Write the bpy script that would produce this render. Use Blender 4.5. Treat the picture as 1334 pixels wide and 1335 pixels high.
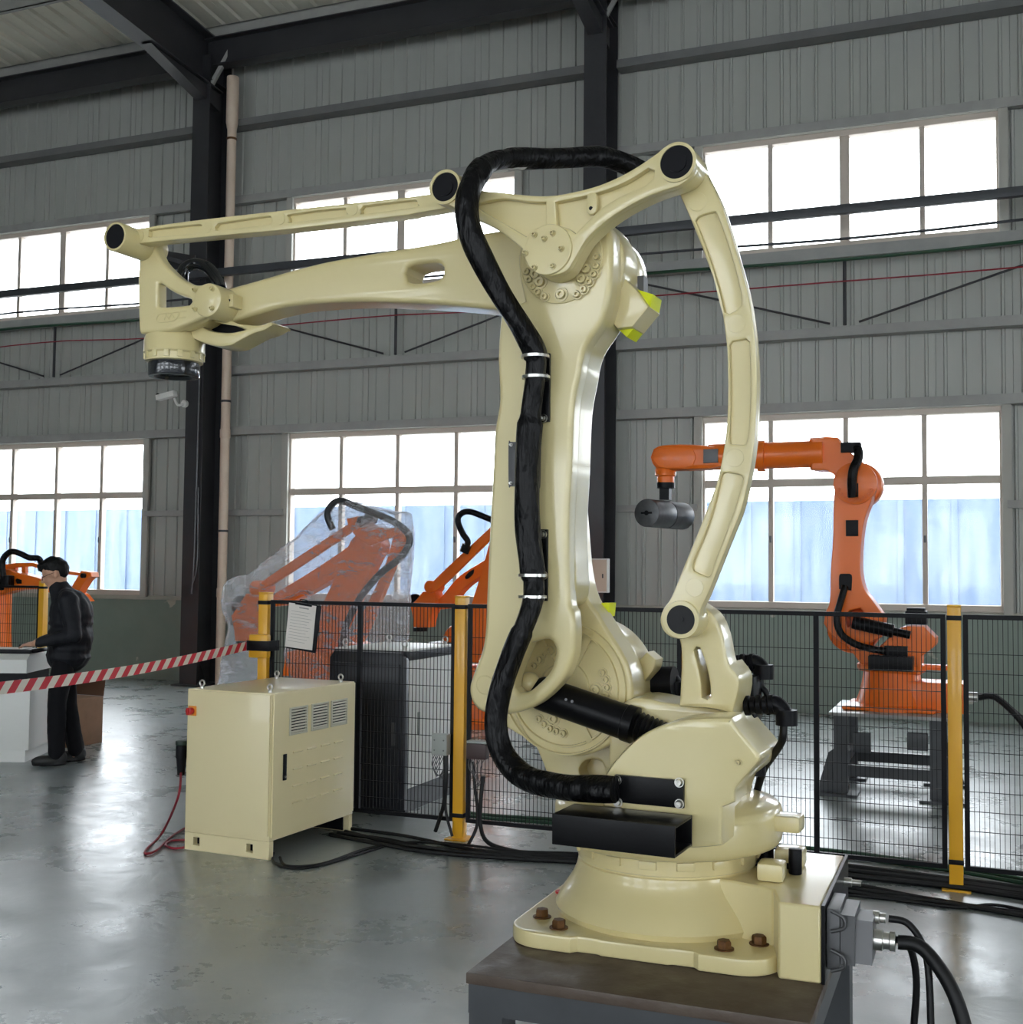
import bpy, bmesh, math, random
from mathutils import Vector, Matrix, noise
from mathutils.geometry import tessellate_polygon
random.seed(7)
for _o in list(bpy.data.objects): bpy.data.objects.remove(_o)
S = bpy.context.scene; COL = S.collection
R_ = math.radians
PI = math.pi
# ------------------------------------------------------------------ camera
F_PX = 1530.0; CAM = Vector((0, 0, 1.6)); YAW, PITCH, ROLL = R_(21.62), R_(2.89), R_(.56)
_fw = Vector((-math.sin(YAW)*math.cos(PITCH), math.cos(YAW)*math.cos(PITCH), math.sin(PITCH)))
_r0 = Vector((math.cos(YAW), math.sin(YAW), 0)); _u0 = _r0.cross(_fw)
_rt = math.cos(ROLL)*_r0 + math.sin(ROLL)*_u0; _up = -math.sin(ROLL)*_r0 + math.cos(ROLL)*_u0
cd = bpy.data.cameras.new('camera'); cam = bpy.data.objects.new('camera', cd); COL.objects.link(cam)
cd.sensor_fit = 'HORIZONTAL'; cd.sensor_width = 36; cd.lens = 36*F_PX/1334; cd.clip_end = 300
cam.matrix_world = Matrix(((_rt.x, _up.x, -_fw.x, CAM.x), (_rt.y, _up.y, -_fw.y, CAM.y), (_rt.z, _up.z, -_fw.z, CAM.z), (0, 0, 0, 1)))
S.camera = cam
# ------------------------------------------------------------------ sky and exposure (overcast day, hall open behind the camera)
w = bpy.data.worlds.new('sky'); S.world = w; w.use_nodes = True
_bg = w.node_tree.nodes['Background']; _bg.inputs[0].default_value = (.88, .945, 1, 1); _bg.inputs[1].default_value = 6.0
S.view_settings.view_transform = 'Standard'; S.view_settings.look = 'None'; S.view_settings.gamma = 1
S.view_settings.use_curve_mapping = False; S.view_settings.exposure = 0.6
# ------------------------------------------------------------------ measuring: sight line of a photo pixel
def ray(px, py): return (px-667)/F_PX*_rt - (py-667.5)/F_PX*_up + _fw
def aty(px, py, Y): d = ray(px, py); return CAM + d*(Y/d.y)
def atz(px, py, Z): d = ray(px, py); return CAM + d*((Z-CAM.z)/d.z)
def PX(s):
    a = [float(v) for v in s.replace(',', ' ').split()]
    return list(zip(a[::2], a[1::2]))
class Frame:
    def __init__(s, o, deg=0):
        s.o = Vector(o); s.a = R_(deg); c, n = math.cos(s.a), math.sin(s.a)
        s.x = Vector((c, n, 0)); s.y = Vector((-n, c, 0))
    def at(s, px, py, y):                      # local point on the local plane y
        d = ray(px, py); t = (y - (CAM-s.o).dot(s.y))/d.dot(s.y); p = CAM + d*t - s.o
        return Vector((p.dot(s.x), y, p.z))
    def loop(s, txt, y): return [(v.x, v.z) for v in (s.at(a, b, y) for a, b in PX(txt))]
    def path(s, pts): return [s.at(*p) for p in pts]
# ------------------------------------------------------------------ materials
MATS = {}
def mat(name, col, rough=.5, metal=0, coat=0, bump=0, bscale=30, var=0, vscale=3, col2=None, spec=.5, bdist=.01, stretch=None, rvar=0):
    if name in MATS: return MATS[name]
    m = bpy.data.materials.new(name); m.use_nodes = True; nt = m.node_tree; b = nt.nodes['Principled BSDF']
    b.inputs['Base Color'].default_value = (*col, 1); b.inputs['Roughness'].default_value = rough
    b.inputs['Metallic'].default_value = metal; b.inputs['Coat Weight'].default_value = coat
    b.inputs['Coat Roughness'].default_value = .08; b.inputs['Specular IOR Level'].default_value = spec
    L = nt.links.new
    if bump or var or rvar:
        tc = nt.nodes.new('ShaderNodeTexCoord'); mp = nt.nodes.new('ShaderNodeMapping'); L(tc.outputs['Object'], mp.inputs[0])
        if stretch: mp.inputs['Scale'].default_value = stretch
    if var:
        n = nt.nodes.new('ShaderNodeTexNoise'); n.inputs['Scale'].default_value = vscale; n.inputs['Detail'].default_value = 6; n.inputs['Roughness'].default_value = .65
        L(mp.outputs[0], n.inputs['Vector'])
        r = nt.nodes.new('ShaderNodeValToRGB'); r.color_ramp.elements[0].position = .5-var/2; r.color_ramp.elements[1].position = .5+var/2
        r.color_ramp.elements[0].color = (*col, 1); r.color_ramp.elements[1].color = (*(col2 or col), 1)
        L(n.outputs['Fac'], r.inputs[0]); L(r.outputs[0], b.inputs['Base Color'])
    if rvar:
        n3 = nt.nodes.new('ShaderNodeTexNoise'); n3.inputs['Scale'].default_value = vscale*1.7; n3.inputs['Detail'].default_value = 5
        L(mp.outputs[0], n3.inputs['Vector'])
        mr = nt.nodes.new('ShaderNodeMapRange'); mr.inputs[1].default_value = .3; mr.inputs[2].default_value = .7
        mr.inputs[3].default_value = rough-rvar; mr.inputs[4].default_value = rough+rvar
        L(n3.outputs['Fac'], mr.inputs[0]); L(mr.outputs[0], b.inputs['Roughness'])
    if bump:
        n2 = nt.nodes.new('ShaderNodeTexNoise'); n2.inputs['Scale'].default_value = bscale; n2.inputs['Detail'].default_value = 4
        L(mp.outputs[0], n2.inputs['Vector'])
        bp = nt.nodes.new('ShaderNodeBump'); bp.inputs['Strength'].default_value = bump; bp.inputs['Distance'].default_value = bdist
        L(n2.outputs['Fac'], bp.inputs['Height']); L(bp.outputs[0], b.inputs['Normal'])
    MATS[name] = m; return m
def srgb(r, g, b): return tuple(((c/255+.055)/1.055)**2.4 if c > 10 else c/3294.6 for c in (r, g, b))
M_cream = mat('cream_paint', srgb(220, 205, 152), .3, coat=.5, bump=.05, bscale=18, bdist=.01)
M_cab = mat('cabinet_cream_paint', srgb(236, 221, 176), .35, coat=.25)
M_orange = mat('orange_paint', srgb(238, 112, 16), .36, coat=.15, bump=.04, bscale=14)
M_black = mat('black_plastic', (.006, .006, .008), .4, spec=.14)
M_rubber = mat('black_rubber', (.006, .006, .007), .45, spec=.3)
M_blackmetal = mat('black_painted_metal', (.005, .005, .006), .3, bump=.05, bscale=60, spec=.14)
M_hose = mat('black_nylon_sleeve', (.0022, .0022, .003), .36, bump=1, bscale=13, bdist=.03, stretch=(1.6, 1.6, .5), spec=.2)
M_darksteel = mat('dark_column_paint', srgb(42, 42, 46), .42, var=.5, vscale=2, col2=srgb(54, 54, 57))
M_girt = mat('grey_girt_paint', srgb(138, 138, 136), .55, var=.6, vscale=2.5, col2=srgb(164, 163, 158))
M_clad = mat('grey_wall_sheet', srgb(158, 160, 155), .4, metal=.0, var=.7, vscale=1.2, col2=srgb(174, 175, 168), stretch=(1, 1, .35))
M_roof = mat('pale_roof_sheet', srgb(226, 222, 206), .55, var=.6, vscale=1, col2=srgb(206, 204, 190))
M_winframe = mat('window_frame_paint', srgb(196, 184, 172), .45)
M_wintrim = mat('window_trim_paint', srgb(170, 168, 160), .5)
M_steel = mat('bright_steel', (.62, .61, .58), .28, metal=1)
M_greysteel = mat('grey_steel_weight', (.07, .072, .076), .42, metal=.7, var=.5, vscale=9, col2=(.14, .14, .145))
M_rust = mat('brown_oxidised_plate', srgb(70, 54, 44), .5, var=.5, vscale=6, col2=srgb(92, 80, 70), bump=.2, bscale=40, rvar=.15)
M_rustbolt = mat('rusty_bolt', srgb(70, 44, 26), .55, metal=.6, var=.6, vscale=60, col2=srgb(120, 82, 40))
M_tabledark = mat('dark_grey_stand_paint', srgb(58, 60, 64), .45, var=.4, vscale=5, col2=srgb(68, 70, 74))
M_yellow = mat('safety_yellow_paint', srgb(228, 168, 32), .4, coat=.2)
M_lime = mat('fluorescent_yellow_foam', srgb(226, 234, 22), .6)
M_white = mat('white_paint', srgb(226, 226, 222), .4)
M_pipe = mat('beige_pvc', srgb(206, 184, 164), .45, var=.4, vscale=4, col2=srgb(214, 196, 178))
M_red = mat('red_plastic', srgb(190, 24, 30), .35)
M_green = mat('green_cable', srgb(26, 66, 44), .45)
M_redcable = mat('red_cable', srgb(140, 24, 40), .45)
M_card = mat('cardboard', srgb(170, 134, 108), .8, var=.4, vscale=5, col2=srgb(150, 118, 94))
M_greyplate = mat('grey_plate', srgb(92, 92, 94), .4, metal=.3)
M_dkblue = mat('dark_navy_cabinet_paint', srgb(34, 36, 44), .4)
M_greybox = mat('grey_junction_box', srgb(150, 154, 150), .5)
M_pink = mat('dark_brown_relay', srgb(62, 44, 44), .5)
M_skin = mat('skin', srgb(196, 150, 124), .5)
M_hair = mat('black_hair', (.006, .006, .006), .5, spec=.2, bump=.6, bscale=60)
M_jacket = mat('black_padded_jacket', (.010, .011, .015), .6, spec=.25, bump=.5, bscale=9, bdist=.02)
M_trouser = mat('black_trousers', (.006, .006, .008), .8, spec=.2, bump=.4, bscale=8, bdist=.02)
M_shoe = mat('black_shoe', (.012, .012, .013), .5)
M_paper = mat('paper', srgb(222, 216, 210), .7)
M_yard = mat('yard_concrete', srgb(190, 190, 186), .8)
# floor: grey-blue epoxy, worn and glossy
def floor_mat():
    m = mat('grey_epoxy_floor', srgb(126, 134, 138), .2, var=.62, vscale=.55, col2=srgb(148, 154, 150), spec=.8, coat=.2)
    nt = m.node_tree; b = nt.nodes['Principled BSDF']; L = nt.links.new
    tc = nt.nodes.new('ShaderNodeTexCoord')
    n = nt.nodes.new('ShaderNodeTexNoise'); n.inputs['Scale'].default_value = 1.6; n.inputs['Detail'].default_value = 9; n.inputs['Roughness'].default_value = .7
    L(tc.outputs['Object'], n.inputs['Vector'])
    mr = nt.nodes.new('ShaderNodeMapRange'); mr.inputs[1].default_value = .35; mr.inputs[2].default_value = .68; mr.inputs[3].default_value = .22; mr.inputs[4].default_value = .4
    L(n.outputs['Fac'], mr.inputs[0]); L(mr.outputs[0], b.inputs['Roughness']); L(mr.outputs[0], b.inputs['Coat Roughness'])
    n2 = nt.nodes.new('ShaderNodeTexNoise'); n2.inputs['Scale'].default_value = 5; n2.inputs['Detail'].default_value = 5; n2.inputs['Distortion'].default_value = 1.2
    L(tc.outputs['Object'], n2.inputs['Vector'])
    bp = nt.nodes.new('ShaderNodeBump'); bp.inputs['Strength'].default_value = .16; bp.inputs['Distance'].default_value = .02
    L(n2.outputs['Fac'], bp.inputs['Height']); L(bp.outputs[0], b.inputs['Normal'])
    # dark scuffs
    v = nt.nodes.new('ShaderNodeTexNoise'); v.inputs['Scale'].default_value = 7; v.inputs['Detail'].default_value = 3; L(tc.outputs['Object'], v.inputs['Vector'])
    rp = nt.nodes.new('ShaderNodeValToRGB'); rp.color_ramp.elements[0].position = .72; rp.color_ramp.elements[1].position = .76
    L(v.outputs['Fac'], rp.inputs[0])
    mx = nt.nodes.new('ShaderNodeMix'); mx.data_type = 'RGBA'; mx.inputs[7].default_value = (*srgb(80, 86, 88), 1)
    old = b.inputs['Base Color'].links[0].from_socket
    L(rp.outputs[0], mx.inputs[0]); L(old, mx.inputs[6]); L(mx.outputs[2], b.inputs['Base Color'])
    return m
M_floor = floor_mat()
def green_wall_mat():
    m = mat('green_painted_wall', srgb(116, 130, 120), .42, var=.5, vscale=1.3, col2=srgb(130, 142, 132), bump=.1, bscale=6)
    nt = m.node_tree; b = nt.nodes['Principled BSDF']; L = nt.links.new
    tc = nt.nodes.new('ShaderNodeTexCoord'); n = nt.nodes.new('ShaderNodeTexNoise'); n.inputs['Scale'].default_value = 2.3; n.inputs['Detail'].default_value = 7
    L(tc.outputs['Object'], n.inputs['Vector'])
    rp = nt.nodes.new('ShaderNodeValToRGB'); rp.color_ramp.elements[0].position = .66; rp.color_ramp.elements[1].position = .68; L(n.outputs['Fac'], rp.inputs[0])
    mx = nt.nodes.new('ShaderNodeMix'); mx.data_type = 'RGBA'; mx.inputs[7].default_value = (*srgb(176, 172, 158), 1)
    old = b.inputs['Base Color'].links[0].from_socket
    L(rp.outputs[0], mx.inputs[0]); L(old, mx.inputs[6]); L(mx.outputs[2], b.inputs['Base Color'])
    return m
M_greenwall = green_wall_mat()
def glass_mat():
    m = bpy.data.materials.new('dusty_window_glass'); m.use_nodes = True; nt = m.node_tree; nt.nodes.clear(); L = nt.links.new
    o = nt.nodes.new('ShaderNodeOutputMaterial'); t = nt.nodes.new('ShaderNodeBsdfTransparent'); g = nt.nodes.new('ShaderNodeBsdfGlossy')
    g.inputs['Roughness'].default_value = .05; tl = nt.nodes.new('ShaderNodeBsdfTranslucent'); tl.inputs[0].default_value = (.85, .88, .9, 1)
    tc = nt.nodes.new('ShaderNodeTexCoord'); mp = nt.nodes.new('ShaderNodeMapping'); mp.inputs['Scale'].default_value = (5, 1, .8); L(tc.outputs['Object'], mp.inputs[0])
    n = nt.nodes.new('ShaderNodeTexNoise'); n.inputs['Scale'].default_value = 1.6; n.inputs['Detail'].default_value = 6; L(mp.outputs[0], n.inputs['Vector'])
    mr = nt.nodes.new('ShaderNodeMapRange'); mr.inputs[1].default_value = .3; mr.inputs[2].default_value = .75; mr.inputs[3].default_value = .012; mr.inputs[4].default_value = .06; L(n.outputs['Fac'], mr.inputs[0])
    a = nt.nodes.new('ShaderNodeMixShader'); L(mr.outputs[0], a.inputs[0]); L(t.outputs[0], a.inputs[1]); L(tl.outputs[0], a.inputs[2])
    c = nt.nodes.new('ShaderNodeMixShader'); c.inputs[0].default_value = .015; L(a.outputs[0], c.inputs[1]); L(g.outputs[0], c.inputs[2])
    L(c.outputs[0], o.inputs[0]); return m
M_glass = glass_mat()
def film_mat():
    m = bpy.data.materials.new('clear_plastic_film'); m.use_nodes = True; nt = m.node_tree; nt.nodes.clear(); L = nt.links.new
    o = nt.nodes.new('ShaderNodeOutputMaterial'); t = nt.nodes.new('ShaderNodeBsdfTransparent'); t.inputs[0].default_value = (.97, .98, 1, 1)
    d = nt.nodes.new('ShaderNodeBsdfDiffuse'); d.inputs[0].default_value = (.85, .88, .92, 1); tl = nt.nodes.new('ShaderNodeBsdfTranslucent'); tl.inputs[0].default_value = (.85, .88, .92, 1)
    ad = nt.nodes.new('ShaderNodeMixShader'); L(d.outputs[0], ad.inputs[1]); L(tl.outputs[0], ad.inputs[2])
    g = nt.nodes.new('ShaderNodeBsdfGlossy'); g.inputs['Roughness'].default_value = .12
    tc = nt.nodes.new('ShaderNodeTexCoord'); mp = nt.nodes.new('ShaderNodeMapping'); mp.inputs['Scale'].default_value = (.45, 1, 1.2); mp.inputs['Rotation'].default_value = (0, .7, 0); L(tc.outputs['Object'], mp.inputs[0])
    n = nt.nodes.new('ShaderNodeTexNoise'); n.inputs['Scale'].default_value = 9; n.inputs['Detail'].default_value = 9; n.inputs['Roughness'].default_value = .75; n.inputs['Distortion'].default_value = .5; L(mp.outputs[0], n.inputs['Vector'])
    bp = nt.nodes.new('ShaderNodeBump'); bp.inputs['Strength'].default_value = 1; bp.inputs['Distance'].default_value = .06; L(n.outputs['Fac'], bp.inputs['Height'])
    L(bp.outputs[0], g.inputs['Normal'])
    mr = nt.nodes.new('ShaderNodeMapRange'); mr.inputs[1].default_value = .47; mr.inputs[2].default_value = .74; mr.inputs[3].default_value = .13; mr.inputs[4].default_value = .75; L(n.outputs['Fac'], mr.inputs[0])  # milky noise streaks: white sheen of the film put into its colour
    a = nt.nodes.new('ShaderNodeMixShader'); L(mr.outputs[0], a.inputs[0]); L(t.outputs[0], a.inputs[1]); L(ad.outputs[0], a.inputs[2])
    c = nt.nodes.new('ShaderNodeMixShader'); c.inputs[0].default_value = .2; L(a.outputs[0], c.inputs[1]); L(g.outputs[0], c.inputs[2])
    L(c.outputs[0], o.inputs[0]); return m
M_film = film_mat()
def stripe_mat():
    m = mat('red_white_belt', (.8, .8, .8), .5); nt = m.node_tree; b = nt.nodes['Principled BSDF']; L = nt.links.new
    uv = nt.nodes.new('ShaderNodeTexCoord'); sx = nt.nodes.new('ShaderNodeSeparateXYZ'); L(uv.outputs['UV'], sx.inputs[0])
    ad = nt.nodes.new('ShaderNodeMath'); ad.operation = 'ADD'; L(sx.outputs[0], ad.inputs[0]); L(sx.outputs[1], ad.inputs[1])
    fr = nt.nodes.new('ShaderNodeMath'); fr.operation = 'FRACT'; L(ad.outputs[0], fr.inputs[0])
    gt = nt.nodes.new('ShaderNodeMath'); gt.operation = 'GREATER_THAN'; gt.inputs[1].default_value = .5; L(fr.outputs[0], gt.inputs[0])
    mx = nt.nodes.new('ShaderNodeMix'); mx.data_type = 'RGBA'; mx.inputs[6].default_value = (*srgb(206, 38, 58), 1); mx.inputs[7].default_value = (*srgb(226, 216, 204), 1)
    L(gt.outputs[0], mx.inputs[0]); L(mx.outputs[2], b.inputs['Base Color']); return m
M_belt = stripe_mat()
def blue_fence_mat():
    m = mat('pale_blue_site_fence', srgb(76, 100, 136), .6, var=.6, vscale=1.4, col2=srgb(104, 122, 144), stretch=(2.5, 1, .4)); return m
M_bluefence = blue_fence_mat()
# ------------------------------------------------------------------ geometry collector
def smooth(pts, n=4, corner=42):
    N = len(pts); out = []
    sharp = []
    for i in range(N):
        a, b, c = Vector(pts[i-1]), Vector(pts[i]), Vector(pts[(i+1) % N])
        u, v = b-a, c-b
        sharp.append(u.length < 1e-9 or v.length < 1e-9 or u.angle(v) > R_(corner))
    for i in range(N):
        p0, p1, p2, p3 = (Vector(pts[(i+k) % N]) for k in (-1, 0, 1, 2))
        s1, s2 = sharp[i], sharp[(i+1) % N]
        d = (p2-p1)
        m1 = d if s1 else (p2-p0)/2
        m2 = d if s2 else (p3-p1)/2
        if s1 and s2: out.append(tuple(p1)); continue
        for k in range(n):
            t = k/n; t2, t3 = t*t, t*t*t
            out.append(tuple((2*t3-3*t2+1)*p1 + (t3-2*t2+t)*m1 + (-2*t3+3*t2)*p2 + (t3-t2)*m2))
    return out
def spline(pts, n=6):
    pts = [Vector(p) for p in pts]; out = []
    for i in range(len(pts)-1):
        p0 = pts[max(i-1, 0)]; p1 = pts[i]; p2 = pts[i+1]; p3 = pts[min(i+2, len(pts)-1)]
        for k in range(n):
            t = k/n; t2, t3 = t*t, t*t*t
            out.append((2*t3-3*t2+1)*p1 + (t3-2*t2+t)*(p2-p0)/2 + (-2*t3+3*t2)*p2 + (t3-t2)*(p3-p1)/2)
    out.append(pts[-1]); return out
def circ(cx, cz, r, n=32): return [(cx+r*math.cos(2*PI*i/n), cz+r*math.sin(2*PI*i/n)) for i in range(n)]
def area2(l): return sum(l[i-1][0]*l[i][1]-l[i][0]*l[i-1][1] for i in range(len(l)))
def offset(l, b):
    N = len(l); o = []
    for i in range(N):
        p, c, q = Vector(l[i-1]), Vector(l[i]), Vector(l[(i+1) % N])
        u, v = (c-p), (q-c)
        if u.length < 1e-9: u = v.copy()
        if v.length < 1e-9: v = u.copy()
        u.normalize(); v.normalize()
        n1, n2 = Vector((-u.y, u.x)), Vector((-v.y, v.x)); m = n1+n2
        if m.length < 1e-6: m = n1.copy()
        m.normalize(); k = max(m.dot(n1), .5)
        o.append(tuple(c + m*(b/k)))
    return o
def frame_of(d):
    d = d.normalized(); u = Vector((0, 0, 1)) if abs(d.z) < .9 else Vector((1, 0, 0))
    x = u.cross(d).normalized(); return x, d.cross(x), d
class G:
    def __init__(s): s.v = []; s.f = []; s.uv = None
    def add(s, vs, fs):
        k = len(s.v); s.v += [tuple(v) for v in vs]; s.f += [tuple(i+k for i in f) for f in fs]; return s
    def plate(s, outer, y0, y1, holes=(), b=.008, seg=2):          # outline in x,z extruded from y0 (front) to y1 with rounded rims
        def clean(l): return [p for i, p in enumerate(l) if (Vector(p)-Vector(l[i-1])).length > 1e-5]
        loops = [clean(outer) if area2(outer) > 0 else clean(outer)[::-1]]
        for h in holes: h = clean(h); loops.append(h if area2(h) < 0 else h[::-1])
        b = min(b, (y1-y0)*.49)
        rings = []
        for k in range(seg+1):
            t = k/seg*PI/2; rings.append((b*(1-math.sin(t)), y0 + b*(1-math.cos(t))))
        rings += [(d, y1-(y-y0)) for d, y in rings[::-1]]
        if b <= 0: rings = [(0, y0), (0, y1)]
        vs = []; fs = []; base = []
        offs = [[offset(l, d) if d > 0 else l for l in loops] for d, y in rings]
        for (d, y), ls in zip(rings, offs):
            st = []
            for l in ls: st.append(len(vs)); vs += [(p[0], y, p[1]) for p in l]
            base.append(st)
        for k in range(len(rings)-1):
            for li, l in enumerate(loops):
                n = len(l); a, c = base[k][li], base[k+1][li]
                for i in range(n):
                    j = (i+1) % n; fs.append((a+i, a+j, c+j, c+i))
        for k, flip in ((0, False), (len(rings)-1, True)):
            tris = tessellate_polygon([[Vector((p[0], p[1], 0)) for p in l] for l in offs[k]])
            idx = []
            for li, l in enumerate(loops): idx += [base[k][li]+i for i in range(len(l))]
            for t in tris:
                t = [idx[i] for i in t]
                p = [Vector((vs[i][0], vs[i][2])) for i in t]
                ccw = (p[1]-p[0]).cross(p[2]-p[0]) > 0
                fs.append(tuple(t) if ccw != flip else tuple(t[::-1]))
        return s.add(vs, fs)
    def lathe(s, prof, o=(0, 0, 0), axis=(0, 0, 1), n=32, caps=True):  # prof: (radius, height along axis)
        o = Vector(o); x, y, d = frame_of(Vector(axis)); vs = []; fs = []
        for r, h in prof:
            for i in range(n):
                a = 2*PI*i/n; vs.append(o + d*h + (x*math.cos(a)+y*math.sin(a))*r)
        for k in range(len(prof)-1):
            for i in range(n):
                j = (i+1) % n; fs.append((k*n+i, k*n+j, (k+1)*n+j, (k+1)*n+i))
        if caps: fs.append(tuple(range(n))[::-1]); fs.append(tuple((len(prof)-1)*n+i for i in range(n)))
        return s.add(vs, fs)
    def cyl(s, p0, p1, r, r2=None, n=24, b=0):
        p0, p1 = Vector(p0), Vector(p1); h = (p1-p0).length; r2 = r if r2 is None else r2
        pr = [(r, 0), (r2, h)] if not b else [(r-b, 0), (r-b*.3, b*.3), (r, b), (r2, h-b), (r2-b*.3, h-b*.3), (r2-b, h)]
        return s.lathe(pr, p0, p1-p0, n)
    def tube(s, pts, r, n=10, n_sub=6, rf=None):
        pts = spline(pts, n_sub) if n_sub else [Vector(p) for p in pts]; vs = []; fs = []
        t = (pts[1]-pts[0]).normalized(); x, y, _ = frame_of(t)
        for i, p in enumerate(pts):
            t2 = (pts[min(i+1, len(pts)-1)]-pts[max(i-1, 0)]).normalized()
            x = (x - t2*x.dot(t2)).normalized(); y = t2.cross(x)
            rr = r if rf is None else rf(i/(len(pts)-1), i)
            for k in range(n):
                a = 2*PI*k/n; q = rr if not callable(rr) else rr(a); vs.append(p + (x*math.cos(a)+y*math.sin(a))*q)
        for i in range(len(pts)-1):
            for k in range(n):
                j = (k+1) % n; fs.append((i*n+k, i*n+j, (i+1)*n+j, (i+1)*n+k))
        fs.append(tuple(range(n))[::-1]); fs.append(tuple((len(pts)-1)*n+k for k in range(n)))
        return s.add(vs, fs)
    def box(s, lo, hi, b=0, rot=None, piv=None):
        bm = bmesh.new(); bmesh.ops.create_cube(bm, size=1)
        lo, hi = Vector(lo), Vector(hi); c = (lo+hi)/2; d = hi-lo
        for v in bm.verts: v.co = Vector((v.co.x*d.x, v.co.y*d.y, v.co.z*d.z)) + c
        if b: bmesh.ops.bevel(bm, geom=bm.edges[:], offset=b, segments=2, profile=.6, affect='EDGES')
        if rot is not None: bmesh.ops.rotate(bm, verts=bm.verts, cent=piv or c, matrix=rot)
        bm.verts.index_update(); vs = [v.co[:] for v in bm.verts]; fs = [[v.index for v in f.verts] for f in bm.faces]; bm.free()
        return s.add(vs, fs)
    def prism(s, poly, axis, a, c):                                  # convex-ish polygon in the two other axes extruded along axis
        n = len(poly); vs = []
        for t in (a, c):
            for p in poly:
                v = list(p); v.insert('xyz'.index(axis), t); vs.append(v)
        fs = [tuple(range(n))[::-1], tuple(range(n, 2*n))] + [(i, (i+1) % n, n+(i+1) % n, n+i) for i in range(n)]
        return s.add(vs, fs)
    def bar(s, p0, p1, w, h):                                        # rectangular bar between two points
        p0, p1 = Vector(p0), Vector(p1); x, y, d = frame_of(p1-p0); vs = []
        for p in (p0, p1):
            for a, b in ((-1, -1), (1, -1), (1, 1), (-1, 1)): vs.append(p + x*a*w/2 + y*b*h/2)
        return s.add(vs, [(3, 2, 1, 0), (4, 5, 6, 7)] + [(i, (i+1) % 4, 4+(i+1) % 4, 4+i) for i in range(4)])
    def ball(s, c, r, n=12, sc=(1, 1, 1)):
        c = Vector(c); vs = []; fs = []
        for i in range(n+1):
            t = PI*i/n
            for k in range(2*n):
                a = PI*k/n; vs.append(c + Vector((r*sc[0]*math.sin(t)*math.cos(a), r*sc[1]*math.sin(t)*math.sin(a), r*sc[2]*math.cos(t))))
        m = 2*n
        for i in range(n):
            for k in range(m): fs.append((i*m+k, (i+1)*m+k, (i+1)*m+(k+1) % m, i*m+(k+1) % m))
        return s.add(vs, fs)
    def mesh(s, name, smooth_deg=38):
        me = bpy.data.meshes.new(name); me.from_pydata(s.v, [], s.f)
        bm = bmesh.new(); bm.from_mesh(me); bmesh.ops.remove_doubles(bm, verts=bm.verts, dist=1e-5)
        bmesh.ops.dissolve_degenerate(bm, edges=bm.edges, dist=1e-6)
        bmesh.ops.recalc_face_normals(bm, faces=bm.faces); bm.to_mesh(me); bm.free()
        if smooth_deg:
            me.shade_smooth(); me.set_sharp_from_angle(angle=R_(smooth_deg))
        return me
def ob(name, g, m, parent=None, loc=None, rotz=0, wn=False, label=None, cat=None, group=None, kind=None, smooth_deg=38):
    me = g if isinstance(g, bpy.types.Mesh) else g.mesh(name, smooth_deg)
    if m and not me.materials: me.materials.append(m)
    o = bpy.data.objects.new(name, me); COL.objects.link(o); o.parent = parent
    if loc is not None: o.location = loc
    if rotz: o.rotation_euler.z = rotz
    if wn:
        md = o.modifiers.new('wn', 'WEIGHTED_NORMAL'); md.keep_sharp = True
    return tag(o, label, cat, group, kind)
def tag(o, label=None, cat=None, group=None, kind=None):
    for k, v in (('label', label), ('category', cat), ('group', group), ('kind', kind)):
        if v: o[k] = v
    return o
def thing(name, loc, label, cat, rotz=0, group=None, kind=None):
    o = bpy.data.objects.new(name, None); COL.objects.link(o); o.location = loc; o.rotation_euler.z = rotz; o.empty_display_size = .1
    return tag(o, label, cat, group, kind)
def child(name, me, parent, loc, rot=(0, 0, 0), m=None, scale=None):
    if m and not me.materials: me.materials.append(m)
    o = bpy.data.objects.new(name, me); COL.objects.link(o); o.parent = parent; o.location = loc; o.rotation_euler = rot
    if scale: o.scale = scale
    return o
# ================================================================== the hall
WY = 13.9; BAY = 5.75; COLX = [-15.72, -9.98, -4.24, 1.5, 7.25]
X0, X1 = -24.0, 21.0
ob('floor', G().box((X0, -12.2, -.12), (X1, WY+.1, 0)), M_floor, kind='structure')
ob('yard_ground', G().box((-45, WY+.12, -.3), (35, 60, -.1)), M_yard, kind='structure')
wall = ob('wall_back', G().box((X0, WY, 0), (X1, WY+.24, 1.15)), M_greenwall, kind='structure')
ob('trim_1', G().box((X0, WY-.05, 1.14), (X1, WY+.24, 1.2), .01), mat('sill_paint', srgb(176, 172, 158), .6, var=.5, vscale=4, col2=srgb(150, 150, 140)), kind='structure')
SHEETS = {}
def sheet_mesh(wd, ht):
    k = (round(wd, 3), round(ht, 3))
    if k in SHEETS: return SHEETS[k]
    g = G(); pts = [(0.0, 0)]; n = max(1, round(wd/.2)); st = wd/n
    for i in range(n):
        c = (i+.5)*st
        pts += [(c-.022, 0), (c-.012, -.024), (c+.012, -.024), (c+.022, 0)]
    pts += [(wd-.004, 0), (wd-.002, -.008)]
    vs = []; fs = []
    for z in (0, ht):
        for x, y in pts: vs.append((x, y, z))
    m = len(pts)
    for i in range(m-1): fs.append((i, i+1, m+i+1, m+i))
    # back skin, so that the sheet has thickness
    vs += [(0, .02, 0), (wd-.004, .02, 0), (0, .02, ht), (wd-.004, .02, ht)]
    k4 = 2*m; fs += [(k4+1, k4, k4+2, k4+3), (0, m, k4+2, k4), (m-2, k4+1, k4+3, 2*m-2)]
    g.add(vs, fs); me = bpy.data.meshes.new('cladding_sheet'); me.from_pydata(g.v, [], g.f); me.materials.append(M_clad)
    SHEETS[k] = me; return me
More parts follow.
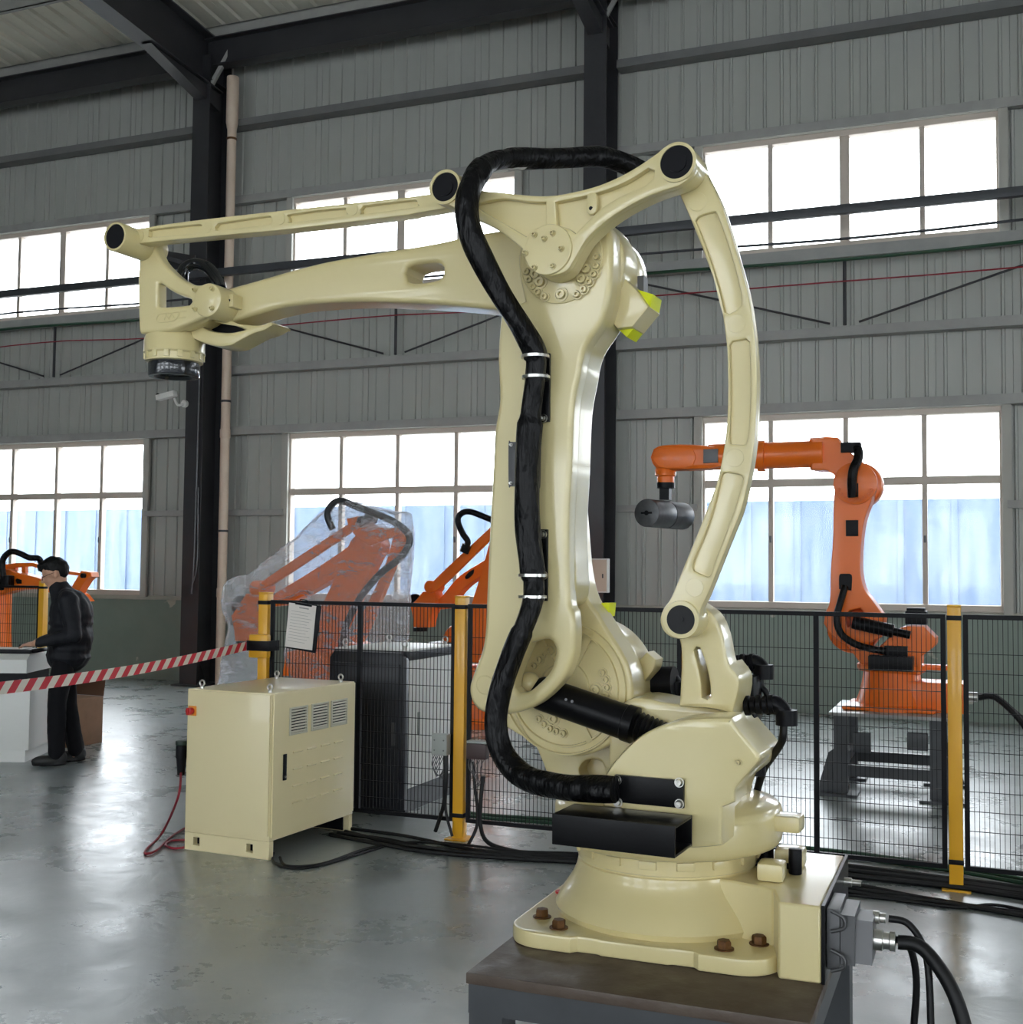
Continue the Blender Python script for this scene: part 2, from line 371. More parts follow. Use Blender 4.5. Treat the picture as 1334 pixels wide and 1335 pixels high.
def band(x0, x1, z0, z1):
    n = max(1, round((x1-x0)/.8)); wd = (x1-x0)/n
    for i in range(n): child('cladding_sheet', sheet_mesh(wd, z1-z0-.004), wall, (x0+i*wd, WY, z0))
WIN = [(-14.57, -11.17), (-8.83, -5.42), (-3.08, .32), (2.66, 6.06), (8.41, 11.81), (14.16, 17.56)]
strips = [(-17.0, -14.57), (-11.17, -8.83), (-5.42, -3.08), (.32, 2.66), (6.06, 8.41), (11.81, 14.16)]
ZL0, ZL1, ZU0, ZU1 = 1.2, 3.47, 5.37, 6.76
band(X0+.4, X1-.6, ZU1+.0, 9.3); band(X0+.4, X1-.6, ZL1, ZU0)
for a, b in strips: band(a, b, ZL0, ZL1); band(a, b, ZU0, ZU1)
band(X0+.4, -17.0, ZL0, ZL1); band(X0+.4, -17.0, ZU0, ZU1); band(17.56, X1-.6, ZL0, ZL1); band(17.56, X1-.6, ZU0, ZU1)
# solid skin behind the sheets
for a, b in [(X0, -14.57)]+[(WIN[i][1], WIN[i+1][0]) for i in range(5)]+[(17.56, X1)]: ob('backing_panel', G().box((a-.02, WY+.03, ZL0), (b+.02, WY+.08, ZU1)), M_clad, wall)
for a, b in WIN: ob('backing_panel', G().box((a+.02, WY+.03, ZL1-.03), (b-.02, WY+.08, ZU0+.03)), M_clad, wall)
ob('backing_panel', G().box((X0, WY+.03, ZU1-.03), (X1, WY+.08, 9.4)), M_clad, wall)
# the side of the hall behind the camera: the same bands of windows
RYW = -12.0
wf = ob('wall_front', G().box((X0, RYW-.2, 0), (X1, RYW, 1.1)).box((X0, RYW-.2, 3.6), (X1, RYW, ZU0)).box((X0, RYW-.2, ZU1), (X1, RYW, 11.4)), M_clad, kind='structure')
for a, b in [(X0, -14.57)]+[(WIN[i][1], WIN[i+1][0]) for i in range(5)]+[(17.56, X1)]: ob('pier', G().box((a, RYW-.19, 1.1), (b, RYW-.01, ZU1)), M_clad, wf)
ob('wall_left', G().box((X0-.2, RYW, 0), (X0, WY, 11.4)), M_clad, kind='structure')
wr_ = ob('wall_right', G().box((X1, RYW, 4.2), (X1+.2, WY, 11.4)).box((X1, RYW, 0), (X1+.2, -5, 4.2)).box((X1, 1.0, 0), (X1+.2, WY, 4.2)), M_clad, kind='structure')  # unseen end wall, added with a sized opening to hold down side light
def girt(z, x0, x1, h=.11, d=.14, m=None):
    g = G().box((x0, WY-.03-d, z-.012), (x1, WY-.03, z)).box((x0, WY-.03-d, z-h), (x1, WY-.03-d+.012, z-.012)).box((x0, WY-.03-d, z-h-.012), (x1, WY-.03, z-h))
    o = ob('girt', g, m or M_girt, wall, smooth_deg=0)
for i in range(4):
    a, b = COLX[i]+.16, COLX[i+1]-.16
    girt(7.93, a, b, .09, .2, mat('shaded_girt_grey', srgb(96, 97, 99), .55, var=.6, vscale=2.5, col2=srgb(120, 120, 118))); girt(6.87, a, b, .1, .1); girt(5.36, a, b, .12, .16, M_girt); girt(4.43, a, b, .1, .16); girt(3.58, a, b, .1, .14)  # upper girt: darker copy of the girt grey, shade put into the colour
    for (p, q) in ((a, WIN[i][0]), (WIN[i][1], b)): girt(2.42, p, q, .07, .1)
win_n = 0
def window(x0, x1, z0, z1, rail=None, thick=False):
    global win_n; win_n += 1
    t = thing('window_%d' % win_n, ((x0+x1)/2, WY, z0), None, None, kind='structure')
    w = (x1-x0)/2; h = z1-z0; fw = .075; y0, y1 = -.06, .06
    ob('window_frame', G().plate([(-w, 0), (w, 0), (w, h), (-w, h)], y0, y1, [[(-w+fw, fw), (w-fw, fw), (w-fw, h-fw), (-w+fw, h-fw)]], .006, 1), M_winframe, t)
    xs = [-w+2*w*k/4 for k in range(5)]; mw = .028
    for k in (1, 2, 3):
        m_ = .055 if thick and k == 2 else mw
        ob('mullion', G().box((xs[k]-m_, y0+.012, fw), (xs[k]+m_, y1-.02, h-fw), .004), M_winframe, t)
    zs = [fw*.6, h-fw*.6]
    if rail:
        r = rail-z0; ob('rail', G().box((-w+fw, y0+.01, r-.045), (w-fw, y1-.015, r+.045), .004), M_winframe, t); zs = [fw*.6, r-.02, h-fw*.6]
    for k in range(4):
        for j in range(len(zs)-1):
            e = 0.0
            ob('pane', G().box((xs[k]+.012, .0, zs[j]), (xs[k+1]-.012, .005, zs[j+1])), M_glass, t, smooth_deg=0)
    # side and head trims of the opening, a small catch on the sashes
    for s in (-1, 1): ob('jamb_trim', G().box((s*w-.05, -.11, -.02), (s*w+.05, -.062, h+.03), .004), M_wintrim, t)
    ob('head_trim', G().box((-w-.05, -.1, h-.01), (w+.05, -.061, h+.05), .004), M_wintrim, t)
    if rail:
        for k in (1, 3): ob('catch', G().box((xs[k]-.012, -.075, .95*(rail-z0)*.55), (xs[k]+.012, -.049, .95*(rail-z0)*.55+.08), .003), M_greysteel, t)
for i, (a, b) in enumerate(WIN):
    window(a, b, ZL0, ZL1, 2.66); window(a, b, ZU0, ZU1, None, True)
# columns
def column(x, lab):
    t = thing('steel_column', (x, 13.55, 0), lab, 'column', group='columns along the back wall')
    ob('flange', G().box((-.14, -.25, .02), (.14, -.232, 8.75)), M_darksteel, t); ob('flange', G().box((-.14, .232, .02), (.14, .25, 8.75)), M_darksteel, t)
    ob('web', G().box((-.008, -.232, .02), (.008, .232, 8.75)), M_darksteel, t)
    ob('base_plate', G().box((-.22, -.33, 0), (.22, .3, .022)), M_darksteel, t)
    for s in (-1, 1): ob('stiffener', G().prism([(s*.01, .022), (s*.13, .022), (s*.01, .3)], 'y', -.008, .008), M_darksteel, t)
    for z in (5.5, 8.4): ob('stiffener', G().box((-.138, -.232, z), (.138, .232, z+.014)), M_darksteel, t)
labs = ['dark steel column off to the left of the drain pipe bay', 'dark steel column beside the beige drain pipe with a camera on it', 'dark steel column with the small white switch box', 'dark steel column right of the window behind the orange robot', 'dark steel column at the far right']
for i, x in enumerate(COLX[1:4]): column(x, labs[i+1])
# roof
SL = .08
def zr(y): return 9.22 + SL*(WY-y)
ceil = thing('ceiling', (0, 0, 9.2), None, None, kind='structure')
def roof_sheet():
    g = G(); wd = .9; y0, y1 = -12.4, WY+.3; pts = [(0, 0)]
    for c in (.15, .45, .75): pts += [(c-.06, 0), (c-.03, .035), (c+.03, .035), (c+.06, 0)]
    pts.append((wd-.004, 0)); m = len(pts); vs = []
    for y in (y0, y1): vs += [(x, y, zr(y)-9.2+z) for x, z in pts]
    vs += [(x, y, z+.05) for x, y, z in vs]
    fs = [(i, i+1, m+i+1, m+i) for i in range(m-1)] + [(2*m+i, 3*m+i, 3*m+i+1, 2*m+i+1) for i in range(m-1)]
    fs += [(0, m, 3*m, 2*m), (m-1, 3*m-1, 4*m-1, 2*m-1)]
    me = bpy.data.meshes.new('roof_sheet'); me.from_pydata(vs, [], fs); me.materials.append(M_roof); return me
rs = roof_sheet()
for i in range(int((X1-X0)/.9)): child('roof_sheet', rs, ceil, (X0+i*.9, 0, 0))
for k in range(17):
    y = WY-.35-k*1.5
    ob('purlin', G().box((X0, y-.06, zr(y)-9.2-.2), (X1, y-.048, zr(y)-9.2-.01)).box((X0, y-.06, zr(y)-9.2-.2), (X1, y+.0, zr(y)-9.2-.188)).box((X0, y-.06, zr(y)-9.2-.03), (X1, y+.03, zr(y)-9.2-.015)), M_girt, ceil, smooth_deg=0)
def rafter(x, lab):
    t = thing('roof_rafter', (x, 13.4, 8.4), lab, 'beam', group='roof rafters')
    y0, y1 = .2, -25.0
    def zb(y): return -.08-y*SL          # lower edge
    def zt(y): return zr(13.4+y)-8.4-.22
    ob('web', G().prism([(y0, zb(y0)), (y0, zt(y0)), (y1, zt(y1)), (y1, zb(y1))], 'x', -.007, .007), M_darksteel, t)
    for f in (zb, lambda y: zt(y)-.02):
        ob('flange', G().prism([(y0, f(y0)), (y0, f(y0)+.02), (y1, f(y1)+.02), (y1, f(y1))], 'x', -.14, .14), M_darksteel, t)
    ob('haunch_plate', G().prism([(.2, -.35), (.2, -.1), (-1.3, -.0)], 'x', -.09, .09), M_darksteel, t)
    ob('fly_brace', G().bar((.1, -.02, -.06), (.5, .1, .72), .07, .05), M_girt, t)
for i, x in enumerate(COLX[1:4]): rafter(x, ['dark roof rafter rising from the column beside the drain pipe', 'dark roof rafter above the column with the white switch box', 'dark roof rafter above the column right of the orange robot window'][i])
def ibeam(name, x0, x1, y, z0, z1, fl, lab):
    t = thing(name, ((x0+x1)/2, y, z0), lab, 'beam'); h = z1-z0; w = (x1-x0)/2
    ob('web', G().box((-w, -.006, .015), (w, .006, h-.015)), M_darksteel, t)
    ob('flange', G().box((-w, -fl, 0), (w, fl, .015)), M_darksteel, t); ob('flange', G().box((-w, -fl, h-.015), (w, fl, h)), M_darksteel, t)
    return t
ibeam('eave_beam', X0+.2, X1-.2, 13.42, 8.6, 9.0, .1, 'long dark eave beam running under the roof edge above the column tops')
# rail across the columns at window height
t = thing('cable_rail', (-7, 13.2, 5.57), 'long dark square rail running in front of the upper windows', 'rail')
ob('tube', G().box((-10, -.045, 0), (10.5, .045, .1), .006), M_tabledark, t)
for x in COLX[1:4]: ob('bracket', G().box((x+7-.05, .046, -.02), (x+7+.05, .098, .12)), M_tabledark, t)
t = thing('bracket_arm', (COLX[1], 13.14, 5.7), 'dark triangular bracket fixed to the column beside the drain pipe', 'bracket')
ob('top_bar', G().bar((.1, -.0, .01), (-.75, -.25, .3), .06, .05), M_darksteel, t); ob('side_plate', G().prism([(.1, 0.16), (-.75, .36), (-.35, .0), (.1, .0)], 'y', -.03, -.01), M_darksteel, t)
ob('strut', G().bar((.1, -.02, .0), (-.62, -.2, .26), .035, .035), M_darksteel, t)
def rod(name, p0, p1, r, m, lab, cat, group=None):
    p0, p1 = Vector(p0), Vector(p1); mid = p0
    g = G().cyl((0, 0, 0), p1-p0, r, n=8); return ob(name, g, m, None, p0, label=lab, cat=cat, group=group)
for i, nm in ((0, 'left window bay'), (1, 'bay between the two columns'), (2, 'window bay behind the orange robot')):
    a, b = COLX[i], COLX[i+1]; c = (a+b)/2
    rod('brace_rod', (a+.18, 13.68, 5.2), (c-.16, 13.68, 4.46), .013, M_darksteel, 'thin dark brace rod sloping down to the girt, %s' % nm, 'rod', 'wall brace rods')
    rod('brace_rod', (c+.16, 13.68, 4.46), (b-.18, 13.68, 5.2), .013, M_darksteel, 'thin dark brace rod rising from the girt, %s' % nm, 'rod', 'wall brace rods')
    rod('sag_rod', (c, 13.72, 4.44), (c, 13.72, 5.2), .02, M_darksteel, 'short upright strut between girts, %s' % nm, 'rod', 'wall sag rods')
for z, r, m, lab in ((5.43, .016, M_tabledark, 'thin grey conduit running under the upper windows'), (5.19, .02, M_green, 'thin dark green pipe running along the wall below the upper windows'), (4.95, .009, M_redcable, 'thin red cable strung along the wall above the middle girt')):
    g = G().tube([(x, 0, .02*math.sin(x*1.3)-(.03*((x+7) % 5.75)*(1-((x+7) % 5.75)/5.75) if r < .01 else 0)) for x in [X0+.5+k*1.1 for k in range(29)]], r, 6, 2)
    ob('wall_conduit', g, m, None, (0, 13.62, z), label=lab, cat='pipe')
# beige rain pipe by the first column
t = thing('drain_pipe', (-9.66, 13.58, 0), 'beige plastic drain pipe running down beside the dark column', 'pipe')
ob('pipe', G().cyl((0, 0, 0), (0, 0, 8.3), .064, n=20), M_pipe, t)
ob('socket', G().lathe([(.066, 7.75), (.085, 7.85), (.085, 8.5)], n=20), M_pipe, t)
for z in (2.1, 3.9, 4.9, 6.3, 7.6): ob('pipe_clip', G().lathe([(.066, z), (.07, z), (.07, z+.03), (.066, z+.03)], n=20), M_rustbolt if z > 7 else M_darksteel, t)
for z in (1.2, 3.4, 5.2): ob('coupling', G().lathe([(.065, z), (.072, z+.01), (.072, z+.12), (.065, z+.13)], n=20), M_pipe, t)
# conduit on the column and camera and switch box
t = thing('column_conduit', (COLX[1]+.1, 13.27, 1.2), 'thin grey conduit pipe running down the face of the column', 'pipe')
ob('pipe', G().tube([(-.0, 0, 3.2), (-.0, 0, 2.9), (-.02, 0, .6), (-.05, 0, .05)], .012, 8), M_greysteel, t); ob('pipe', G().tube([(.02, 0, 1.5), (.03, 0, .5), (-.03, 0, .2)], .009, 8), M_greysteel, t)
t = thing('security_camera', (COLX[1]-.14, 13.28, 3.86), 'small white security camera on the dark column', 'camera')
ob('arm', G().tube([(0, 0, 0), (-.07, -.06, -.02), (-.12, -.08, .07)], .018, 10), M_white, t); ob('wall_mount', G().cyl((.0, 0.04, 0), (-.01, -.02, 0), .05), M_white, t)
ob('housing', G().box((-.4, -.13, .07), (-.1, -.03, .15), .012, Matrix.Rotation(R_(-10), 3, 'Y')), M_white, t); ob('lens', G().cyl((-.405, -.08, .125), (-.39, -.08, .122), .03), M_black, t)
t = thing('switch_box', (COLX[2]+.1, 13.28, 1.36), 'small white switch box on the dark column behind the robot arm', 'box')
ob('body', G().box((-.13, -.1, 0), (.13, 0, .4), .008), M_white, t); ob('door', G().box((-.12, -.112, .015), (.12, -.1, .385), .004), M_pipe, t); ob('latch', G().box((.07, -.122, .17), (.085, -.112, .22)), M_greysteel, t)
# outside
g = G(); 
for i in range(90): g.box((-52+i*.9, 22, -.1), (-52+i*.9+.9, 22.03, 2.95)).box((-52+i*.9+.3, 21.97, -.1), (-52+i*.9+.4, 22, 2.95))
ob('site_fence', g, M_bluefence, None, (0, 0, 0), label='pale blue sheet fence in the yard outside the lower windows', cat='fence', smooth_deg=0)
# ================================================================== table under the cream robot
TB = thing('robot_table', (-.774, 3.24, 0), 'low dark grey steel table carrying the cream robot', 'table')
ob('table_top', G().box((-.42, -.507, .572), (.42, .5, .6), .004), M_rust, TB)
ob('apron', G().box((-.415, -.5, .5), (.415, -.46, .571)).box((-.415, .46, .5), (.415, .495, .571)).box((-.415, -.46, .5), (-.375, .46, .571)).box((.375, -.46, .5), (.415, .46, .571)), M_tabledark, TB)
for sx in (-1, 1):
    for sy in (-1, 1):
        lg = ob('leg', G().box((sx*.37-.045, sy*.45-.045, .015), (sx*.37+.045, sy*.45+.045, .5)), M_tabledark, TB)
        ob('foot_plate', G().box((sx*.37-.09, sy*.45-.09, 0), (sx*.37+.09, sy*.45+.09, .014)), M_tabledark, lg)
    ob('stretcher', G().box((sx*.37-.03, -.41, .12), (sx*.37+.03, .41, .18)), M_tabledark, TB)
ob('stretcher', G().box((-.33, .42, .12), (.33, .48, .18)), M_tabledark, TB)
ob('valve_knob', G().lathe([(.014, 0), (.016, .02), (.012, .03), (.018, .034), (.018, .05)], n=12), M_red, None, (-1.16, 3.36, .6), label='small red plastic knob on the table edge beside the robot base', cat='knob')
# ================================================================== the cream palletizing robot
F = Frame((-.83, 3.33, .6), -3.4)
RB = thing('palletizing_robot', F.o, 'large cream four-axis palletizing robot arm with a black hose sleeve', 'robot', F.a)
def hexbolt(r, h, n=6): return G().lathe([(r*.92, 0), (r, .001), (r, h*.8), (r*.85, h)], n=n).lathe([(r*1.35, -.001), (r*1.35, .002)], n=16).mesh('bolt')
def screw_mesh(r, m, name='bolt'):                                   # socket head facing -y
    me = G().lathe([(r*1.3, 0), (r*1.3, .004), (r*1.55, .004), (r*1.55, 0)], axis=(0, -1, 0), n=16, caps=False).lathe([(r, 0), (r, .011), (r*.9, .0125), (r*.5, .0125), (r*.45, .004)], axis=(0, -1, 0), n=14).mesh(name, 25)
    me.materials.append(m); return me
SC = screw_mesh(.0095, M_cream); SCB = screw_mesh(.0135, M_cream); SCS = screw_mesh(.006, M_cream); SCST = screw_mesh(.008, M_steel)
def screws(parent, txt, y, me=None):
    for p in PX(txt): child('bolt', me or SC, parent, F.at(p[0], p[1], y))
def rpx(px, py, y, r): return abs(F.at(px, py+r, y).z-F.at(px, py, y).z)
def ycyl(px, py, y0, y1, r, n=32, b=0): c = F.at(px, py, y0); return G().cyl(c, (c.x, y1, c.z), r, n=n, b=b)
def disc(px, py, y0, y1, r, b=.004, n=40): c = F.at(px, py, y0); rr = rpx(px, py, y0, r); return G().cyl(c, (c.x, y1, c.z), rr, n=n, b=b)
# base plate and cone, square to the table
a_ = -F.a
q = []
for k, (sx, sz) in enumerate(((1, 1), (-1, 1), (-1, -1), (1, -1))):
    for i in range(9):
        t = k*PI/2 + i/8*PI/2; q.append((sx*.262+.1*math.cos(t), sz*.262+.1*math.sin(t)))
    if k in (0, 2): q += [(sx*.17, sz*.362), (sx*.155, sz*.345), (sx*.1, sz*.345), (sx*.09, sz*.352), (-sx*.09, sz*.352), (-sx*.1, sz*.345), (-sx*.155, sz*.345), (-sx*.17, sz*.362)]
g = G(); g.plate(q, -.044, 0, b=.008)
g.v = [(x, z, -y) for x, y, z in g.v]
base = ob('base_plate', g, M_cream, RB, (0, 0, 0), a_, wn=True)
hb = hexbolt(.019, .022); hb.materials.append(M_rustbolt)
for sx in (-1, 1):
    for sy in (-1, 1):
        for x, y in ((.2985, .223), (.223, .2985)): child('anchor_bolt', hb, base, (sx*x, sy*y, .045), (0, 0, random.random()))
cone = [(.2, .04), (.312, .044), (.318, .06), (.306, .085), (.285, .115), (.268, .142), (.258, .165), (.254, .186), (.249, .189), (.249, .193), (.255, .196), (.255, .236), (.2, .24)]
bc = ob('base_column', G().lathe(cone, n=64), M_cream, RB)
for i in range(16):
    t = 2*PI*i/16+.1; child('locking_tab', SHEETS.setdefault('tab', G().box((-.024, -.006, .212), (.024, .004, .234), .003).mesh('locking_tab')), bc, (.256*math.sin(t), -.256*math.cos(t), 0), (0, 0, t), M_cream)
bx = [(.365, -.335), (.468, -.335), (.468, .23), (0, .23), (.05, -.15), (.22, -.18), (.335, -.22)]
g = G().prism(bx, 'z', .0, .187)
cbx = ob('connector_housing', g, M_cream, RB, (0, 0, 0), a_, smooth_deg=20)
md = cbx.modifiers.new('bev', 'BEVEL'); md.width = .006; md.segments = 2; md.limit_method = 'ANGLE'
sp = ob('side_plate', G().box((.469, -.335, .0), (.477, .23, .19)), M_blackmetal, cbx)
ob('raised_block', G().box((.28, -.16, .187), (.35, -.08, .235), .012), M_cream, cbx); ob('raised_block', G().box((.3, .0, .187), (.38, .09, .24), .014), M_cream, cbx)
ob('stop_pin', G().cyl((.365, -.04, .187), (.365, -.04, .255), .018, n=16, b=.003), M_black, cbx); ob('stop_post', G().cyl((.27, .06, .187), (.27, .06, .31), .022, n=16), M_black, cbx)
ob('stop_bar', G().box((.25, -.01, .19), (.36, .02, .205), .003), M_black, cbx)
# multi-pole connector on the side plate
cn = ob('plug_frame', G().box((.478, -.31, .03), (.51, -.15, .178), .004), M_greyplate, RB, (0, 0, 0), a_)
ob('plug_hood', G().prism([(-.305, .045), (-.155, .045), (-.155, .165), (-.305, .165)], 'x', .511, .545).prism([(-.3, .05), (-.16, .05), (-.18, .15), (-.28, .15)], 'x', .545, .585), M_greyplate, cn, smooth_deg=0)
for z in (.055, .15):
    ob('locking_lever', G().tube([(.49, -.318, z-.025), (.52, -.322, z-.012), (.52, -.322, z+.012), (.49, -.318, z+.025)], .0045, 8), M_greysteel, cn)
gl = ob('cable_gland', G().lathe([(.026, 0), (.026, .02), (.021, .022), (.021, .036), (.024, .038), (.024, .05)], (.585, -.235, .095), (1, 0, 0), 12), M_steel, cn)
ob('cable_gland', G().lathe([(.016, 0), (.016, .014), (.012, .016), (.012, .03)], (.58, -.2, .14), (1, 0, 0), 10), M_steel, cn)
ob('cable_gland', G().lathe([(.012, 0), (.012, .02), (.008, .022), (.008, .045)], (.477, .12, .14), (1, 0, 0), 10), M_steel, cn)
# turret
g = G().lathe([(.2, .24), (.26, .242), (.3, .246), (.312, .252), (.32, .264), (.322, .28), (.322, .335), (.318, .35), (.308, .36), (.26, .372), (.2, .385)], n=64)
g.box((.3, -.05, .3), (.385, .03, .345), .012)
TU = ob('turret', g, M_cream, RB)
o1 = F.loop('785,1030 785,1017 803,990 832,961.5 868,943.5 904,936.5 940,935 954,936 960,947 990,983 989,994 961,1026 958,1046 942,1053 941,1103 905,1106 850,1104 800,1097 786,1062', -.33)
g = G().plate(smooth(o1), -.33, -.19, b=.012).plate(F.loop('835,1000 868,960 940,950 950,1080 835,1080', -.2), -.2, -.05, b=0)
o2 = F.loop('812,925 842,905 886,911 930,916 961,922 976,926 984,940 1008,968 1009,978 1002,994 979,1015 972,1045 972,1080 880,1085 815,1075 808,1040', .05)
g.plate(smooth(o2), -.06, .12, b=.012)
ob('turret_side', g, M_cream, TU, wn=True)
screws(TU, '963,994', -.331, SCS)
o3 = F.loop('661,929 656,945 675,957 695,968 706,990 713,1008 724,1037 742,1053 770,1075 880,1085 880,930 840,906 800,880 760,850 700,870', .1)
hole = F.loop('757,1000 764,992 775,990 785,994 789,1004 789,1016 783,1023 772,1026 762,1018 757,1008', .1)
ob('shoulder_plate', G().plate(smooth(o3), .095, .2, [smooth(hole)], b=.01).plate(smooth(hole), .16, .18, b=0), M_cream, TU, wn=True)
# rear bracket of the rocker link
o4 = F.loop('872,795 885,833 888,857 887,884 885,921 932,925 955,932 964,888 950,865 942,827 929,800 900,780', -.13)
sl = F.loop('905,848 908,844 912,845 920,868 925,893 926,908 922,911 915,909 914,889 910,868', -.13)
ob('link_bracket', G().plate(smooth(o4, corner=55), -.13, -.03, [smooth(sl)], b=.01).plate(smooth(F.loop('934,872 950,864 964,888 957,933 934,926', -.1)), -.1, .06, b=.008), M_cream, TU, wn=True)
# cable elbows and motor parts behind the turret
g = G()
mb = ob('motor_block', G().box(F.at(962, 938, .12)-Vector((.03, .06, .0)), F.at(985, 880, .12)+Vector((.01, .05, 0)), .008), M_black, TU); ob('motor_block', G().cyl(F.at(848, 890, .22), F.at(880, 890, .22), .05), M_black, TU); ob('cable_guide', G().cyl(F.at(985, 1010, .1), F.at(985, 960, .1), .03), M_black, TU)
def elbow(p, y, name='cable_elbow'):
    a, b, c = [F.at(px, py, y) for px, py in p]; g = G(); d = (b-a).normalized()
    k = (b-a).length
    for i in range(5): g.cyl(a+d*k*i/5, a+d*k*(i+.7)/5, .028-.003*(i % 2), n=14)
    g.tube([a+d*k*.8, b, b+(c-b)*.4+d*.012, c+d*.012], .024, 12); g.cyl(c+d*.012+Vector((0, 0, .03)), c+d*.012-Vector((0, 0, .012)), .03, n=14)
    return ob(name, g, M_black, TU)
elbow([(955, 865), (985, 864), (990, 880)], .16); elbow([(972, 920), (1012, 918), (1020, 940)], .0); elbow([(850, 878), (872, 882), (878, 900)], .25)
ob('motor_cable', G().tube(F.path([(1022, 940, 0), (1020, 965, 0), (1008, 985, .06), (995, 1005, .15), (985, 1040, .2)]), .011, 10).tube(F.path([(992, 882, .16), (993, 895, .16), (1000, 905, .16), (1002, 930, .2)]), .009, 10), M_rubber, TU)
# lower arm ------------------------------------------------------------------
la = '650,520 648,470 650,430 653,405 683,392 677,362 675,335 682,310 697,292 716,283 740,280 765,283 785,288 794,296 797.5,319 798,345 796,372 793,392 785,418 772,438 763,453 758,470 755,488 747,532 744,607 740,690 742,780 747,797 749,816 749,834 746.6,857 737,881 722,899 701,917 677,928 659,931.5 638,931 623,926 613.5,913 611,897 615,881 626,852 631,825 633,780 637,690 642,600 644,560'
lh = '690,838 700,834.5 712,833 719,836 723,845 722,859 715,877 701,891.5 688,902 676,903.5 670,897 672,881 681,859'
LAo = smooth(F.loop(la, -.2)); LAh = smooth(F.loop(lh, -.2))
g = G().plate(LAo, -.2, -.13, [LAh], b=.016, seg=3)
nk = '653,435 683,425 735,415 740,330 760,284 785,288 794,296 797.5,319 798,345 796,372 793,392 785,418 772,438 763,453 758,470 755,488 747,532 744,607 740,690 742,745 743,765 740,781 730,791 700,796 640,796 633,780 637,690 642,600 645,540 648,470'
g.plate(smooth(F.loop(nk, -.2)), -.16, -.03, b=.02, seg=3)
LA = ob('lower_arm', g, M_cream, RB, wn=True)
fl = '650,600 745,600 752,690 757,745 766,780 780,800 794,823 807,843 818.6,866 824,888 825,915 820,940 808,960 785,977 762,985 744,986.5 722,984 702,975 686,960 674,940 665,915 662,890 655,850 650,800 648,700'
fx = F.loop(fl, -.03); c0 = F.at(735, 897, -.03); R0 = rpx(735, 897, -.03, 88)
g = G().plate(smooth(fx), -.03, .085, b=.012, seg=3)
ax = (0, -1, 0)
def ring(g, c, r0, r1, h): g.lathe([(r0, 0), (r0+.002, h), (r1-.002, h), (r1, 0)], c, ax, 64, caps=False); return g
ring(g, c0, R0*.84, R0*.88, .009); ring(g, c0, R0*.96, R0*1.0, .009); ring(g, c0, R0*.36, R0*.42, .008)
for t in (62, 118, 190, 300):
    d = Vector((math.cos(R_(t)), 0, math.sin(R_(t)))); n = Vector((-d.z, 0, d.x)); a, b = c0+d*R0*.4, c0+d*R0*.88
    g.bar(a-Vector((0, .003, 0)), b-Vector((0, .003, 0)), .012, .02)
SD = ob('shoulder_disc', g, M_cream, LA, wn=True)
for p, me in (('786,877 790,886 791.5,896 791,906 711,853 704,860 697,868 703.5,937 710,944 718,949.5 726,953 735,956', SC), ('777,899 722,937 718,848', SCB)):
    screws(SD, p, -.031, me)
ob('shoulder_motor_housing', G().cyl((c0.x, .09, c0.z), (c0.x, .26, c0.z), R0*1.02, n=64, b=.03).plate(smooth(F.loop('826,868 843,850 855,860 852,873 838,892 828,886', .12)), .12, .2, b=.008), M_cream, TU, wn=True)
ob('foam_block', G().plate(F.loop('781,786 795,786 793,804 786,803', .06), .06, .12, b=.002), M_lime, TU, label='yellow foam block')
# head: bolted flange of the elbow
hc = F.at(732, 339, -.2); HR = rpx(732, 339, -.2, 57)
hd = ob('elbow_flange', ring(G().cyl((hc.x, -.204, hc.z), (hc.x, -.19, hc.z), HR, n=64, b=.002), Vector((hc.x, -.203, hc.z)), HR*.97, HR, .002), M_cream, LA)
screws(hd, '688,355 691,365 696,374 702,381 711,387 753,384 762,377.5 769,368 775,358 778,347 778.5,335', -.205); screws(hd, '705,368 699,358 732,384 759,364 765,351', -.205, SCB)
# forearm -------------------------------------------------------------------------
fo = '278,384 288,377 297,375 330,366 375,353 420,341.5 465,333 520,324 540,321 574,315 609,307 643,301 680,296 740,300 770,330 775,370 745,405 700,408 650,403.5 592,398 540,394.5 520,394 480,392.5 435,393.5 390,397 360,402 327,411 300,419 287,416 278,405'
sl = '527,356 530,348 540,344.5 560,342 571,342.5 577,348 577,357 571,363.5 556,367 538,368.5 530,366'
FA = ob('forearm', G().plate(smooth(F.loop(fo, -.13)), -.13, -.0, [smooth(F.loop(sl, -.13))], b=.016, seg=3).cyl((hc.x+.0, -.128, hc.z-.005), (hc.x, .0, hc.z-.005), rpx(746, 347, -.13, 74), n=64, b=.016), M_cream, RB, wn=True)
ob('hub_cover', G().cyl((hc.x, .002, hc.z-.005), (hc.x, .12, hc.z-.005), rpx(746, 347, 0, 66), n=48, b=.012), M_cream, FA)
lug = F.loop('798,392 806,354 820,368 832,379 847,401 826,427 806,429 797,418', -.1)
lg = ob('stop_block', G().plate(lug, -.11, .0, b=.006), M_cream, LA, wn=True)
ob('foam_corner', G().plate(F.loop('832,378 852,384 848,405 842,400', -.08), -.085, .0, b=.002), M_lime, lg, label='yellow foam corner pad')
ob('foam_corner', G().plate(F.loop('805,428 829,426 818,440', -.08), -.085, .0, b=.002), M_lime, lg, label='yellow foam corner pad')
ob('cable_terminal', G().box(F.at(834, 380, .0)-Vector((0, .02, .02)), F.at(838, 366, .0)+Vector((.01, .02, .01))), M_greyplate, FA)
